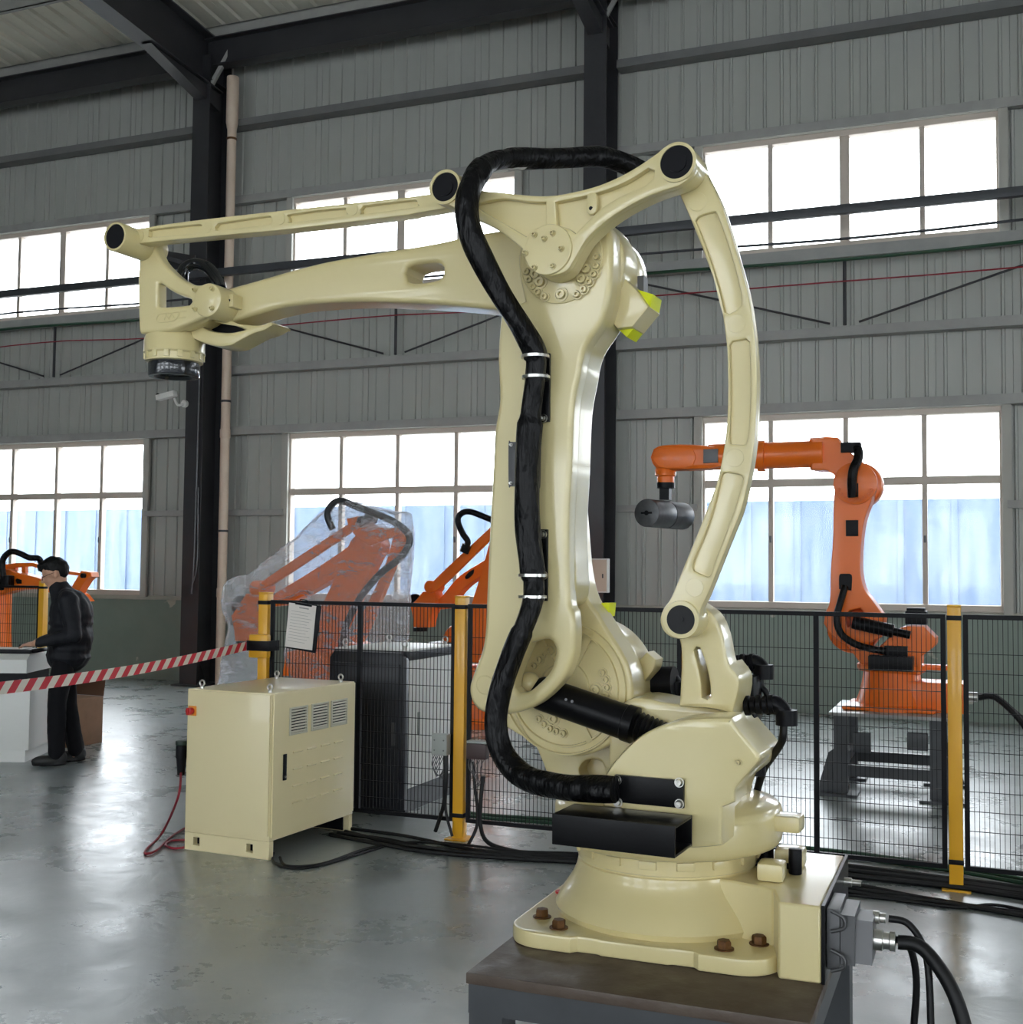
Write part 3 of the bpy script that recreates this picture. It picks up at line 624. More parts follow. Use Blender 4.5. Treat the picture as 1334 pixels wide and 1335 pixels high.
# elbow triangle rocker -------------------------------------------------------------
tr = '575,262 564,255 561,243 565,230 575,222.5 588,224 600,232 625,247 654,250.5 692,254.5 719,254.5 747,250 781,241 816,225.5 850,204 868,190 881,186 896,189 906,200 908,214 902,228 890,239 879,244 850,254 816,271 788,290 764,313 748,340 740,352 726,358.5 712,359 697,354.5 686,344 681,328 678,322 654,303 630,289 600,275'
po1 = '618,266 655,259 690,263 711,263.5 711,294 696,298 686,308 655,290 632,277'
po2 = '724,263.5 760,256 790,248 820,235 845,219 853,222 851,232 838,243 810,255 783,272 762,292 750,304 742,298 726,293'
TO = smooth(F.loop(tr, -.3))
TR = ob('rocker', G().plate(TO, -.278, -.225, b=.008).plate(TO, -.3, -.274, [smooth(F.loop(po1, -.3)), smooth(F.loop(po2, -.3))], b=.006).cyl(F.at(714, 325, -.308), F.at(714, 325, -.308)+Vector((0, .115, 0)), rpx(714, 325, -.3, 33), n=48, b=.004), M_cream, RB, wn=True)
ob('lifting_lug', G().plate(smooth(F.loop('766,254 770,250 776,250 779,256 778.5,274 774,280 769,280 765.5,274', -.295)), -.3, -.284, b=.005), M_cream, TR)
ob('lug_hole_shade', G().cyl(F.at(770.5, 271.5, -.3015), F.at(770.5, 271.5, -.299), .0055), M_black, TR)  # black disc on the lug, painting the shade of a bored hole
screws(TR, '697,306 721,304 709.5,311 732,324 685,330 697,349 721,347', -.309, SCS)
for p, r0, r1, n in (((882, 211), 26, 21, 'right'), ((580, 243.5), 22.5, 18.5, 'left')):
    c = F.at(p[0], p[1], -.306); rr = rpx(p[0], p[1], -.306, r0)
    pn = ob('pivot_boss', G().lathe([(rr*.84, .012), (rr*.84, 0), (rr, 0), (rr, .12)], c, (0, 1, 0), 48, caps=False), M_cream, TR)
    ob('pivot_cap', G().cyl(c+Vector((0, .004, 0)), c+Vector((0, .02, 0)), rr*.86, n=40).cyl(c+Vector((0, .001, 0)), c+Vector((0, .004, 0)), rr*.5, n=32), M_black, pn)
# long curved link ---------------------------------------------------------------------
lk = '884,248 880,232 881,212 890,200 903,198 914,212 922,228 939,262 952,300 965,345 977,390 984,436 987,488 986,545 983,585 977,622 967,664 952,702 937,740 923,775 914,795 912,815 905,828 891,833 876,831 865,822 861,808 865,794 873,783 880,768 892,738 909,697 925,656 936.5,622 943,589 947,560 949,522 948.6,470 945,429 936.6,384 919,332 898.6,280.7'
pk1 = '907,288 912,282 929,277 935,280 947,312 957,345 966,381 967,397 962,403 951,409 945,407 942,398 930,350 915,308'
pk2 = '951,450 955,445 972,442 977,446 978.5,487.6 977.5,545 974,575 970,580 955,579 951,574 952.5,540 952.5,500'
pk3 = '940.4,621 946,616 964,619 969,624 963,649 950,686 934,728 927,749 922,752 906,745 903,739 906,728 921.7,690 933,653'
KO = smooth(F.loop(lk, -.21))
g = G().plate(KO, -.199, -.16, b=.01).plate(KO, -.212, -.195, [smooth(F.loop(k, -.21)) for k in (pk1, pk2, pk3)], b=.005)
for p in ((909, 263), (960, 422), (958, 597), (905.6, 766)): cc = F.at(p[0], p[1], -.2128); g.cyl(cc, cc+Vector((0, .012, 0)), rpx(p[0], p[1], -.21, 12), n=32, b=.001)
LK = ob('curved_link', g, M_cream, RB, wn=True)
c = F.at(887.5, 808, -.222); rr = rpx(887.5, 808, -.22, 25)
pn = ob('pivot_boss', G().lathe([(rr*.76, .012), (rr*.76, 0), (rr*.97, 0), (rr, .004), (rr, .1)], c, (0, 1, 0), 48, caps=False), M_cream, LK)
ob('pivot_cap', G().cyl(c+Vector((0, .001, 0)), c+Vector((0, .02, 0)), rr*.78, n=40).cyl(c+Vector((0, -.0015, 0)), c+Vector((0, .001, 0)), rr*.16, n=24), mat('turned_black_steel', (.006, .006, .007), .35, spec=.2), pn)
# upper rod --------------------------------------------------------------------------
rd = '160,322 166,300 185,297 246,288 378,273 520,258 560,253 585,255 592,262 585,270 540,278 520,281.5 378,298.5 246,310.5 185,317'
pks = ['194,302 198,299 252,293 262,293 264,297 262,303 250,305 198,309 194,307', '280,296 284,291 345,282 353,283 355,288 352,292.5 286,300 281,300', '376,283 380,279 443,271.5 450,272.5 451,277 447,281.5 382,289.5 377,288.5', '470,272.5 474,268 535,261 543,262 544,266 540,270 476,278.5 471,277.5']
KO = smooth(F.loop(rd, -.27))
g = G().plate(KO, -.254, -.215, b=.006).plate(KO, -.27, -.25, [smooth(F.loop(k, -.27)) for k in pks], b=.004)
for p in ((181, 308), (270, 296), (365.5, 285), (460, 273)): cc = F.at(p[0], p[1], -.2715); g.cyl(cc, cc+Vector((0, .012, 0)), rpx(p[0], p[1], -.27, 7.5), n=24)
RD = ob('upper_rod', g, M_cream, RB, wn=True)
c = F.at(149.5, 308, -.335); rr = rpx(149.5, 308, -.335, 19)
pn = ob('pivot_boss', G().lathe([(rr*.84, .012), (rr*.84, 0), (rr*.96, 0), (rr, .004), (rr, .2), (rr*.9, .21), (0.001, .21)], c, (0, 1, 0), 48, caps=False), M_cream, RD)
ob('pivot_cap', G().cyl(c+Vector((0, .004, 0)), c+Vector((0, .02, 0)), rr*.86, n=40), M_black, pn)
# wrist --------------------------------------------------------------------------------
wr = '202,318 208,336 221,351 235,363 251,370.5 262,371 271,368.5 284,373 291,386 290,400 280,411 267.5,414 253,419 231.5,428 210,433 182,434.5 180,423 179,364 180.5,342 177,331 178,318'
wh = '206,370 209,369 221,378 235,385 247,389 249,393 246,397 235,398.5 209,400 206,397'
WO = smooth(F.loop(wr, -.2))
g = G().plate(WO, -.2, -.15, [smooth(F.loop(wh, -.2))], b=.012, seg=3).plate(smooth(F.loop('182,404 206,404 246,403 262,413 253,419 231.5,428 210,433 183,434', -.19)), -.175, -.03, b=.015, seg=3).plate(F.loop('181,325 190,325 191,345 191,410 182,410', -.19), -.17, -.1, b=.01)
lo = F.loop('202,412 205,408 232,407 242,405.5', -.2)
WR = ob('wrist', g, M_cream, RB, wn=True)
hb2 = ob('wrist_hub', disc(270, 391, -.225, -.05, 22, .005), M_cream, WR)
screws(hb2, '254.5,378 277,376.5 254.5,403 276.5,402', -.226, SCS)
cl = F.loop('204,415 208,409 230,406.5 234,407 232,413 225,418.5 208,420 204,418', -.2)
em = ob('embossed_badge', G().tube([Vector((x, -.2005, z)) for x, z in smooth(cl)+[smooth(cl)[0]]], .0016, 6, 0).tube([F.at(x, y, -.2005) for x, y in ((214, 417), (217, 410), (220, 416), (224, 409), (227, 414))], .0014, 6, 0).tube([F.at(233, 414, -.2005), F.at(242, 413.5, -.2005)], .0016, 6, 0).tube([F.at(206, 410, -.2005), F.at(243, 405.5, -.2005)], .0012, 6, 0), M_cream, WR)
ob('stop_lug', G().box(F.at(294, 403, -.16)-Vector((0, .02, 0)), F.at(309, 384.5, -.16)+Vector((0, .06, 0)), .005).cyl(F.at(309, 394, -.12), F.at(314, 394, -.12), .018, n=16), M_cream, FA)
ob('lug_hole_shade', G().cyl(F.at(299, 391.5, -.182), F.at(299, 391.5, -.178), .004), M_black, FA)  # hole not cut: its shade is a small black disc
bk = '222,430 250,421 268,415 300,420 335,424 352,420 358,423 345,431 330,436 309,447 300,451 283,452 262,446 240,436'
bh = '264,425.5 274,419 285,418 305,424 320,430 302,433.5 286,433 272,430'
wb = ob('wrist_fork', G().plate(smooth(F.loop(bk, -.12)), -.125, -.02, [smooth(F.loop(bh, -.12))], b=.01), M_cream, WR, wn=True); ob('recess', G().plate(smooth(F.loop(bh, -.12)), -.08, -.07, b=0), M_black, WR)  # black plate behind the fork opening: shade of the hollow put in as colour
c = F.at(228, 445, -.1); sc = abs(F.at(228, 496, -.12).z-F.at(228, 436, -.12).z)/60.0
fz = [(0, .02), (36, .02), (38.5, 0), (38.5, -14), (39, -15), (39, -17), (36.5, -19), (36.5, -28), (33, -29), (0.1, -29)]
ob('tool_drive', G().lathe([(max(r*sc, .001), z*sc if z < -.5 else z) for r, z in fz], c, (0, 0, 1), 48, caps=False), M_cream, WR)
fm = G().box((-.009, -.004, -.012), (.009, .006, .012), .002).mesh('clamp_tab')
for i in range(14):
    t = 2*PI*i/14; child('clamp_tab', fm, WR, c+Vector((37*sc*math.sin(t), -37*sc*math.cos(t), -21*sc)), (0, 0, t), M_cream)
ob('tool_flange', G().lathe([(.02, -28.5*sc), (32*sc, -28.5*sc), (32.5*sc, -30*sc), (32.5*sc, -45*sc), (31.5*sc, -47*sc), (25*sc, -47*sc), (23*sc, -43*sc), (.02, -43*sc)], c, (0, 0, 1), 48), mat('wrapped_black_flange', (.012, .014, .02), .16, bump=.5, bscale=25, coat=.6), WR)
ob('coiled_cable', G().tube(F.path([(238, 371, .02), (240, 352, .04), (255, 344, .06), (272, 350, .06), (284, 366, .05), (288, 378, .02)]), .022, 10).tube(F.path([(236, 366, .0), (243, 350, .02), (258, 346, .04), (276, 354, .05), (290, 374, .02)]), .006, 8), mat('glossy_black_cable', (.012, .014, .018), .15), WR)
# gas balancer ------------------------------------------------------------------------------
p0, p1 = F.at(704, 903, -.085), F.at(828, 946, -.085); d = (p1-p0).normalized()
g = G().lathe([(.03, -.03), (.036, -.02), (.049, 0), (.05, .01), (.05, (p1-p0).length-.03), (.053, (p1-p0).length-.028), (.053, (p1-p0).length), (.04, (p1-p0).length+.004)], p0, d, 40)
BL = ob('balancer_cylinder', g, M_blackmetal, RB)
pr = []
for i in range(9): pr += [(.045-.001*i, i*.014), (.034, i*.014+.007)]
ob('bellows', G().lathe(pr+[(.03, .13), (.03, .2)], p1, d, 28), M_rubber, BL)
ob('rod_eye', G().ball(F.at(690, 891, -.1), .034), M_cream, BL)
for p in ((738, 912), (746, 914.5)): ob('label_mark', G().cyl(F.at(p[0], p[1], -.1355), F.at(p[0], p[1], -.13), .004), M_greyplate, BL)
# forklift tube and cover plate ----------------------------------------------------------------
t0, t1 = F.at(720, 1064, -.5), F.at(880, 1118, -.5)
zb = (F.at(720, 1102, -.5).z+F.at(880, 1118, -.5).z)/2; zt = (F.at(720, 1065, -.5).z+F.at(880, 1073, -.5).z)/2
FT = thing('forklift_tube', ((t0.x+t1.x)/2, -.425, zb), None, None); FT.parent = RB
L = (t1.x-t0.x)/2; hh = zt-zb
for lo, hi, n in (((-L, -.075, 0), (L, -.068, hh), 'front_wall'), ((-L, .068, 0), (L, .075, hh), 'back_wall'), ((-L, -.068, 0), (L, .068, .007), 'bottom_wall'), ((-L, -.068, hh-.007), (L, .068, hh), 'top_wall')):
    ob(n, G().box(lo, hi, .0015), M_blackmetal, FT)
zc0, zc1 = F.at(846, 1050, -.345).z, F.at(846, 1014, -.345).z
g = G().box((F.at(801, 1030, -.345).x, -.345, zc0), (F.at(891, 1030, -.345).x, -.331, zc1), .002)
CP = ob('cover_plate', g, M_blackmetal, TU); screws(CP, '805,1017 886,1020 886,1048 806,1046', -.346, SCST)
ob('tube_support', G().box((t0.x+.08, -.349, zb+.005), (t1.x-.02, -.31, zb+.04), .004), M_blackmetal, TU)
# dress pack ------------------------------------------------------------------------------------
hp = [(845, 228, .12), (815, 213, .1), (785, 205, .05), (745, 206, -.02), (705, 207, -.1), (668, 206, -.18), (640, 212, -.26), (619, 232, -.34), (609, 262, -.38), (613, 300, -.38), (630, 342, -.36), (655, 388, -.33), (682, 430, -.29), (698, 462, -.262), (699, 490, -.255), (692, 540, -.255), (688, 590, -.255), (687, 640, -.255), (689, 690, -.255), (694, 740, -.255), (696, 772, -.26), (686, 808, -.28), (668, 855, -.3), (652, 905, -.31), (647, 950, -.31), (658, 988, -.31), (685, 1013, -.33), (730, 1025, -.36), (770, 1029, -.38), (802, 1030, -.385)]
def hr(t, i):
    k = noise.noise(Vector((t*14, 3.1, 0)))
    tight = min(abs(t-.475), abs(t-.505), abs(t-.69), abs(t-.715), abs(t-.2))
    r = (.033+.005*k) * (1 if tight > .02 else .86)
    if t < .18: r *= .95
    if .52 < t < .66: r *= 1.08
    return lambda a: r*(1+.09*noise.noise(Vector((math.cos(a)*1.4, math.sin(a)*1.4, t*26)))+.05*math.sin(3*a+t*40))
HS = ob('hose_sleeve', G().tube(F.path(hp), .04, 20, 8, hr), M_hose, RB, smooth_deg=60)
def clampplate(x0, y0, x1, y1, scr, bands, yb=-.255):
    o = ob('hose_bracket', G().box(F.at(x0, y1, -.213), F.at(x1, y0, -.213)+Vector((0, .012, 0)), .002), M_blackmetal, LA); screws(o, scr, -.214, SCST)
    for (px, py) in bands:
        a = F.at(px, py, yb); ob('hose_band', G().lathe([(.037, -.004), (.04, -.004), (.04, .004), (.037, .004)], a, (0, 0, 1), 28), M_steel, o)
clampplate(685, 460, 716.5, 551, '711,464.5 711,492 709,545.5', ((698, 465), (699, 492)), -.259)
clampplate(682, 690, 713.5, 783, '708,697 709,750 706,779', ((694.5, 750), (694.5, 778)))
for px, py, y in ((667, 206.5, -.18), (677, 207, -.16)):
    ob('hose_band', G().lathe([(.031, -.004), (.034, -.004), (.034, .004), (.031, .004)], F.at(px, py, y), (1, -.9, 0), 24), M_steel, HS)
ob('name_plate', G().plate(smooth(F.loop('663,579 665,576 702,577 705,580 704,632 702,635 665,634 663,631', -.204)), -.204, -.199, b=.001), M_greyplate, LA, label='grey rectangular plate')
screws(bpy.data.objects['name_plate'], '667,580 666.5,630', -.2045, screw_mesh(.003, M_steel))
ob('round_cover', ring(G(), F.at(632, 893, -.2015), .026, .029, .0012), M_cream, LA)
# power cables hanging from the plug
pv = [cbx.matrix_world @ Vector((0, 0, 0))]
def wpt(x, y, z): return Vector((-.83+x, 3.33+y, .6+z))
for i, (x, y, z, r, pts) in enumerate(((.641, -.235, .095, .018, [(.06, -.0, -.01), (.13, -.03, -.1), (.17, -.06, -.25), (.19, -.08, -.45), (.2, -.08, -.68)]), (.617, -.2, .14, .009, [(.05, .0, -.01), (.09, -.02, -.08), (.1, -.05, -.25), (.1, -.07, -.45), (.08, -.06, -.74)]), (.61, -.215, .09, .009, [(.05, .03, -.01), (.07, .05, -.1), (.06, .06, -.25), (.04, .06, -.45), (.04, .07, -.69)]))):
    o = wpt(x, y, z)
    ob('power_cable', G().tube([(0, 0, 0)]+pts, r, 12), M_rubber, None, o, label=['thick black power cable hanging from the plug on the cream robot base', 'thin black signal cable hanging from the upper gland of the robot plug', 'thin black signal cable hanging beside the thick robot cable'][i], cat='cable', group='cables from the robot base plug')
# ================================================================== safety fence
FY = 6.5; POSTX = [-4.28, -2.89, -1.5, -.11, 1.28, 2.67]; PH = 1.45
postlab = ['yellow fence post holding the red and white belt', 'yellow fence post beside the grey junction box', 'yellow fence post hidden behind the cream robot arm', 'yellow fence post in front of the stand of the orange robot', 'yellow fence post at the right end of the fence', '']
def post(parent, x, y):
    t = ob('fence_post', G().box((-.034, -.034, .008), (.034, .034, PH-.012), .004), M_yellow, parent, (x, y, 0), label='yellow post')
    ob('cap', G().box((-.035, -.035, PH-.012), (.035, .035, PH), .003), M_yellow, t); ob('base_plate', G().box((-.07, -.07, 0), (.07, .07, .008), .001), M_yellow, t)
    for z in (.13, 1.37): ob('clamp', G().box((-.037, -.038, z), (.037, .02, z+.025), .002), M_black, t)
wires = {}
def panel(parent, x0, x1, y, z0, z1, mid=True, step=.0235, hs=.1):
    w = x1-x0; h = z1-z0; k = (round(w, 3), round(h, 3), step)
    if k not in wires:
        g = G(); n = int(w/step)
        for i in range(1, n): xx = i*w/n; g.bar((xx, 0, .02), (xx, 0, h-.02), .003, .003)
        for i in range(1, int(h/hs)): g.bar((.02, -.004, i*hs), (w-.02, -.004, i*hs), .0035, .0035)
        f = G().plate([(0, 0), (w, 0), (w, h), (0, h)], -.012, .012, [[(.024, .024), (w-.024, .024), (w-.024, h-.024), (.024, h-.024)]], .002, 1)
        m = G().box((w/2-.014, -.012, .024), (w/2+.014, .012, h-.024))
        wires[k] = (g.mesh('wire_mesh', 0), f.mesh('frame', 0), m.mesh('middle_bar', 0))
    a, b, c = wires[k]
    t = child('panel_frame', b, parent, (x0, y, z0), m=M_black)
    child('wire_mesh', a, t, (0, 0, 0), m=M_black)['kind'] = 'stuff'
    if mid: child('middle_bar', c, t, (0, 0, 0), m=M_black)
SF = thing('safety_fence', (-1.5, FY, 0), 'black wire mesh safety fence with yellow posts behind the cream robot', 'fence')
for x in POSTX: post(SF, x+1.5, 0)
for i in range(5): panel(SF, POSTX[i]+.042+1.5, POSTX[i+1]-.042+1.5, 0, .1, 1.4)
# barrier belt
bh = thing('belt_reel', (-4.28, FY, 1.03), 'yellow and black retractable belt reel strapped to the fence post', 'belt reel')
ob('case', G().box((-.07, -.085, .0), (.07, -.04, .15), .012), M_yellow, bh); ob('strap', G().box((-.075, -.086, .045), (.075, -.0805, .11), .002).box((.075, -.086, .045), (.082, .04, .11)).box((-.082, -.086, .045), (-.075, .04, .11)), M_black, bh)
A = Vector((-4.355, 6.4, 1.105)); B = Vector((-5.2, 2.6, 1.0))
dB = ray(-60, 904); B = CAM + dB*4.9
g = G(); me = bpy.data.meshes.new('barrier_belt'); vs = []; fs = []; N = 40; hw = .028
for i in range(N+1):
    p = A.lerp(B, i/N); p.z -= .05*math.sin(PI*i/N)*.6; tw = .25*math.sin(i/N*PI)
    for s, yy in ((-1, 0), (1, 0)): vs.append((p.x+s*hw*math.sin(tw)*.3, p.y, p.z+s*hw))
n2 = len(vs); nv = (B-A).cross(Vector((0, 0, 1))).normalized()*.0015
vs += [(x+nv.x, y+nv.y, z) for x, y, z in vs]
for i in range(N):
    a = 2*i; fs += [(a, a+1, a+3, a+2), (n2+a, n2+a+2, n2+a+3, n2+a+1), (a, a+2, n2+a+2, n2+a), (a+1, n2+a+1, n2+a+3, a+3)]
me.from_pydata([tuple(Vector(v)-A) for v in vs], [], fs); uvl = me.uv_layers.new(name='uv'); Lb = (B-A).length
for lp in me.loops:
    vi = lp.vertex_index % n2; uvl.data[lp.index].uv = ((vi//2)/N*Lb/.115, (vi % 2)*.42)
me.materials.append(M_belt)
ob('barrier_belt', me, None, None, A, label='red and white striped barrier belt stretched from the fence post', cat='belt')
# clipboard on the fence
t = thing('clipboard', aty(391, 848, 6.46), 'black clipboard with a printed sheet hanging on the fence', 'clipboard'); t.rotation_euler = (0, R_(7), 0)
ob('board', G().box((-.1, 0, .0), (.115, .006, .3), .002), M_black, t); ob('sheet', G().box((-.115, -.004, .012), (.085, -.001, .292), 0, Matrix.Rotation(R_(-2), 3, 'Y')), M_paper, t)
ob('clip', G().box((-.07, -.012, .285), (.05, .012, .3), .002).tube([(-.04, -.004, .3), (-.04, -.004, .32), (.02, -.004, .32), (.02, -.004, .3)], .003, 6, 2), M_black, t)
prn = mat('grey_print', srgb(150, 148, 146), .8)
g = G()
for k in range(11): g.box((-.095, -.0048, .05+k*.019), (.03+.03*((k*7) % 3)/2, -.0042, .052+k*.019))
g.box((-.04, -.0048, .265), (.03, -.0042, .272)); ob('printed_lines', g, prn, t, smooth_deg=0)
# junction box and relay with loose wires by the second post
t = thing('junction_box', aty(575, 984, 6.44), 'small grey junction box mounted on the fence beside the post', 'box')
ob('body', G().box((-.05, -.03, 0), (.05, .03, .125), .006), M_greybox, t)
for x in (-.03, .03):
    for z in (.03, .09): ob('screw', G().cyl((x, -.032, z), (x, -.03, z), .005, n=8), M_greyplate, t)
g = G()
for k in range(6): g.tube([(-.04+.012*k, 0, 0), (-.05+.006*k, -.02, -.06-.012*k), (0, -.02, -.12), (.04, -.01, -.06-.02*k), (.045, 0, -.2)], .0025, 6, 4)
ob('loose_wires', g, M_greyplate, t); ob('cable', G().tube([(.03, 0, 0), (.035, -.01, -.15), (.02, 0, -.3), (-.04, .02, -.46)], .012, 8).tube([(.04, 0, -.0), (.045, -.01, -.15), (.035, .0, -.32), (.09, -.02, -.47)], .009, 8), M_rubber, t)
t = thing('relay_block', aty(623, 989, 6.44), 'dark brown terminal block with loose wires on the fence', 'terminal block')
ob('body', G().box((-.062, -.03, 0), (.062, .03, .09), .004), M_pink, t); ob('top_strip', G().box((-.062, -.025, .0905), (.062, .025, .105), .002), M_greybox, t)
g = G()
for k in range(9): g.tube([(-.05+.012*k, -.01, 0), (-.045+.01*k+.015*math.sin(k*2), -.03, -.05), (-.02+.006*k, -.02, -.1-.005*k), (-.01+.01*math.cos(k), -.02, -.17)], .0022, 6, 4)
ob('loose_wires', g, M_greyplate, t)
ob('cable', G().tube([(-.03, 0, -.02), (-.01, -.02, -.15), (.01, -.02, -.3), (.0, -.03, -.42), (-.08, -.1, -.57), (-.2, -.15, -.60)], .010, 8).tube([(.035, 0, -.1), (.03, -.02, -.25), (.03, -.02, -.38), (.1, -.06, -.47), (.3, -.08, -.5), (.6, -.06, -.53)], .013, 8), M_rubber, t)
# ================================================================== control cabinets
def eyebolt(parent, loc, s=1): return ob('eye_bolt', G().cyl(loc, Vector(loc)+Vector((0, 0, .012*s)), .012*s, n=10).tube([Vector(loc)+Vector((.016*s*math.sin(2*PI*k/16), 0, .03*s-.016*s*math.cos(2*PI*k/16))) for k in range(17)], .005*s, 8, 0), M_steel, parent)
CB = thing('control_cabinet', (-3.9, 6.03, 0), 'cream control cabinet with vents standing in front of the fence', 'cabinet', R_(-3))
w, d, h = .2925, .425, .91
ob('body', G().box((-w, -d, .1), (w, d, h), .004), M_cab, CB)
for s in (-1, 1):
    hs = [[(cx-.022, .03), (cx+.022, .03), (cx+.022, .075), (cx-.022, .075)] for cx in (-.21, .16)]
    ob('plinth', G().plate([(-w, 0), (w, 0), (w, .099), (-w, .099)], -.02, .02, hs, .002, 1), M_cab, CB, (0, s*(d-.021), 0))
    ob('plinth_shade', G().box((-w+.03, s*(d-.06)-.005, .01), (w-.03, s*(d-.06)+.005, .095)), M_black, CB)  # black sheet behind the plinth openings, painting the shade inside
DR = ob('front_door', G().box((-w+.018, -d-.012, .13), (w-.004, -d-.001, h-.008), .003), M_cab, CB)
sw = ob('switch_plate', G().box((-w+.02, -d-.018, .76), (-w+.075, -d-.0125, .815), .002), mat('amber_plate', srgb(226, 140, 40), .5), CB); ob('switch_knob', G().cyl((-w+.045, -d-.05, .787), (-w+.045, -d-.0185, .787), .021, n=18, b=.004).box((-w+.04, -d-.06, .767), (-w+.05, -d-.045, .807), .002), M_red, sw)
SDp = ob('side_door', G().box((w+.001, -d+.01, .12), (w+.01, d-.006, h-.006), .002), M_cab, CB)
M_vent = mat('vent_grey_plastic', srgb(200, 196, 178), .5)
for k, ty in enumerate((.28, .535, .775)):
    y = -d+2*d*ty; v = ob('vent', G().plate([(-.088, -.078), (.088, -.078), (.088, .078), (-.088, .078)], 0, .008, [[(-.074, -.066), (.074, -.066), (.074, .066), (-.074, .066)]], .002, 1), M_vent, CB, (w+.019, y, .74)); v.rotation_euler.z = R_(90)
    ob('backing', G().box((-.074, .0075, -.066), (.074, .0085, .066)), M_black, v)
    for q_ in range(8): ob('slat', G().box((-.073, .001, -.064+q_*.0165), (.073, .006, -.054+q_*.0165), 0, Matrix.Rotation(R_(-25), 3, 'X')), M_vent, v, smooth_deg=0)
lm = G().add([(-.045, 0, 0), (.045, 0, 0), (.045, -.012, -.006), (-.045, -.012, -.006), (-.045, 0, -.012), (.045, 0, -.012)], [(0, 1, 2, 3), (3, 2, 5, 4), (0, 3, 4), (1, 5, 2)]).mesh('louvre', 0)
for r in range(4):
    for c_ in range(4): child('louvre', lm, SDp, (w+.0102, -d+2*d*(.28+.165*c_), .57-.095*r), (0, 0, R_(90)), M_cab)
hd_ = ob('handle', G().box((w+.0105, -d+.1, .42), (w+.018, -d+.128, .565), .002), M_black, SDp); ob('key_lock', G().cyl((w+.018, -d+.114, .44), (w+.022, -d+.114, .44), .007, n=12), M_steel, hd_)
for x in (-w+.06, w-.05):
    for y in (-d+.05, d-.08): eyebolt(CB, (x, y, h))
pd_ = thing('plug_connector', aty(236, 1010, 5.75), 'dark green and black plug hanging on the side of the cream cabinet', 'plug')
ob('plug_body', G().cyl((0, 0, .0), (0, 0, .1), .022, .03, 12).cyl((0, 0, .1), (0, 0, .17), .034, n=12), M_black, pd_); ob('cap', G().cyl((0, 0, .171), (0, 0, .2), .036, n=12, b=.006), mat('dark_green_cap', srgb(34, 52, 44), .5), pd_)
def floorpath(txt, r, base=None):
    pts = [atz(x, y, r+.001) for x, y in PX(txt)]; return pts
def cable(name, pts, r, m, lab, group=None, sub=8):
    o = pts[0]; return ob(name, G().tube([p-o for p in pts], r, 8, sub), m, None, o, label=lab, cat='cable', group=group)
cable('red_cable', [aty(236, 1008, 5.7), aty(232, 1040, 5.6), atz(212, 1085, .03), atz(192, 1106, .009), atz(190, 1113, .009), atz(205, 1108, .009), atz(222, 1092, .009), atz(240, 1080, .009)], .007, M_redcable, 'thin red cable looping from the plug down to the floor')
cable('red_cable', floorpath('250,1095 225,1096 216,1102 228,1106 245,1104', .007), .007, M_redcable, 'short coil of red cable at the foot of the cream cabinet')
# dark cabinet behind the fence
DC = thing('dark_cabinet', (-3.78, 7.35, 0), 'dark navy and white control cabinet standing behind the fence', 'cabinet')
w, d, h = .28, .4, 1.07
ob('body', G().box((-w, -d+.06, .16), (w, d, h-.07), .004), M_white, DC); ob('plinth', G().box((-w+.02, -d+.08, 0), (w-.02, d-.02, .158)), M_dkblue, DC)
ob('front_frame', G().plate([(-w-.005, .03), (w+.005, .03), (w+.005, h-.06), (w-.03, h-.015), (-w+.03, h-.015), (-w-.005, h-.06)], -d, -d+.058, b=.006), M_dkblue, DC)
ob('front_door', G().box((-w+.03, -d-.012, .08), (w-.03, -d-.001, h-.09), .003), M_dkblue, DC); ob('handle', G().box((w-.08, -d-.02, .45), (w-.055, -d-.0125, .6), .002), M_greyplate, DC)
ob('top_band', G().box((-w-.003, -d+.06, h-.069), (w+.003, d+.003, h-.012), .003), M_dkblue, DC); ob('lid', G().box((-w-.003, -d+.06, h-.011), (w+.003, d+.003, h+.002), .003), M_white, DC)
ob('side_latch', G().box((w+.001, -.2, .5), (w+.008, -.17, .65), .002), M_greybox, DC)
for x in (-w+.06, w-.05):
    for y in (-d+.1, d-.06): eyebolt(DC, (x, y, h+.002), 1.2)
# ================================================================== cables on the floor
fl_c = [('365,1118 375,1129 420,1126 480,1106 540,1098 600,1101 680,1110 760,1113 860,1122 1000,1140', .008), ('440,1086 500,1094 570,1107 650,1114 760,1118 900,1130 1010,1143', .012), ('450,1084 520,1100 600,1110 700,1118 800,1123 930,1136 1010,1147', .012), ('430,1088 500,1101 560,1111 660,1119 780,1126 930,1140 1010,1151', .012), ('455,1080 530,1090 620,1108 720,1114 840,1118', .01), ('357,1112 356,1122 372,1131 410,1130 470,1113 500,1104', .006)]
for i, (s_, r) in enumerate(fl_c):
    cable('floor_cable', floorpath(s_, r), r, M_rubber, ['thin black cable looping out from under the cream cabinet', 'black cable in the bundle running from the cream cabinet along the floor', 'black cable in the bundle running from the cream cabinet along the floor', 'black cable in the bundle running from the cream cabinet along the floor', 'black cable in the bundle running from the cream cabinet along the floor', 'short black cable curl at the front foot of the cream cabinet'][i], 'floor cables from the cream cabinet')
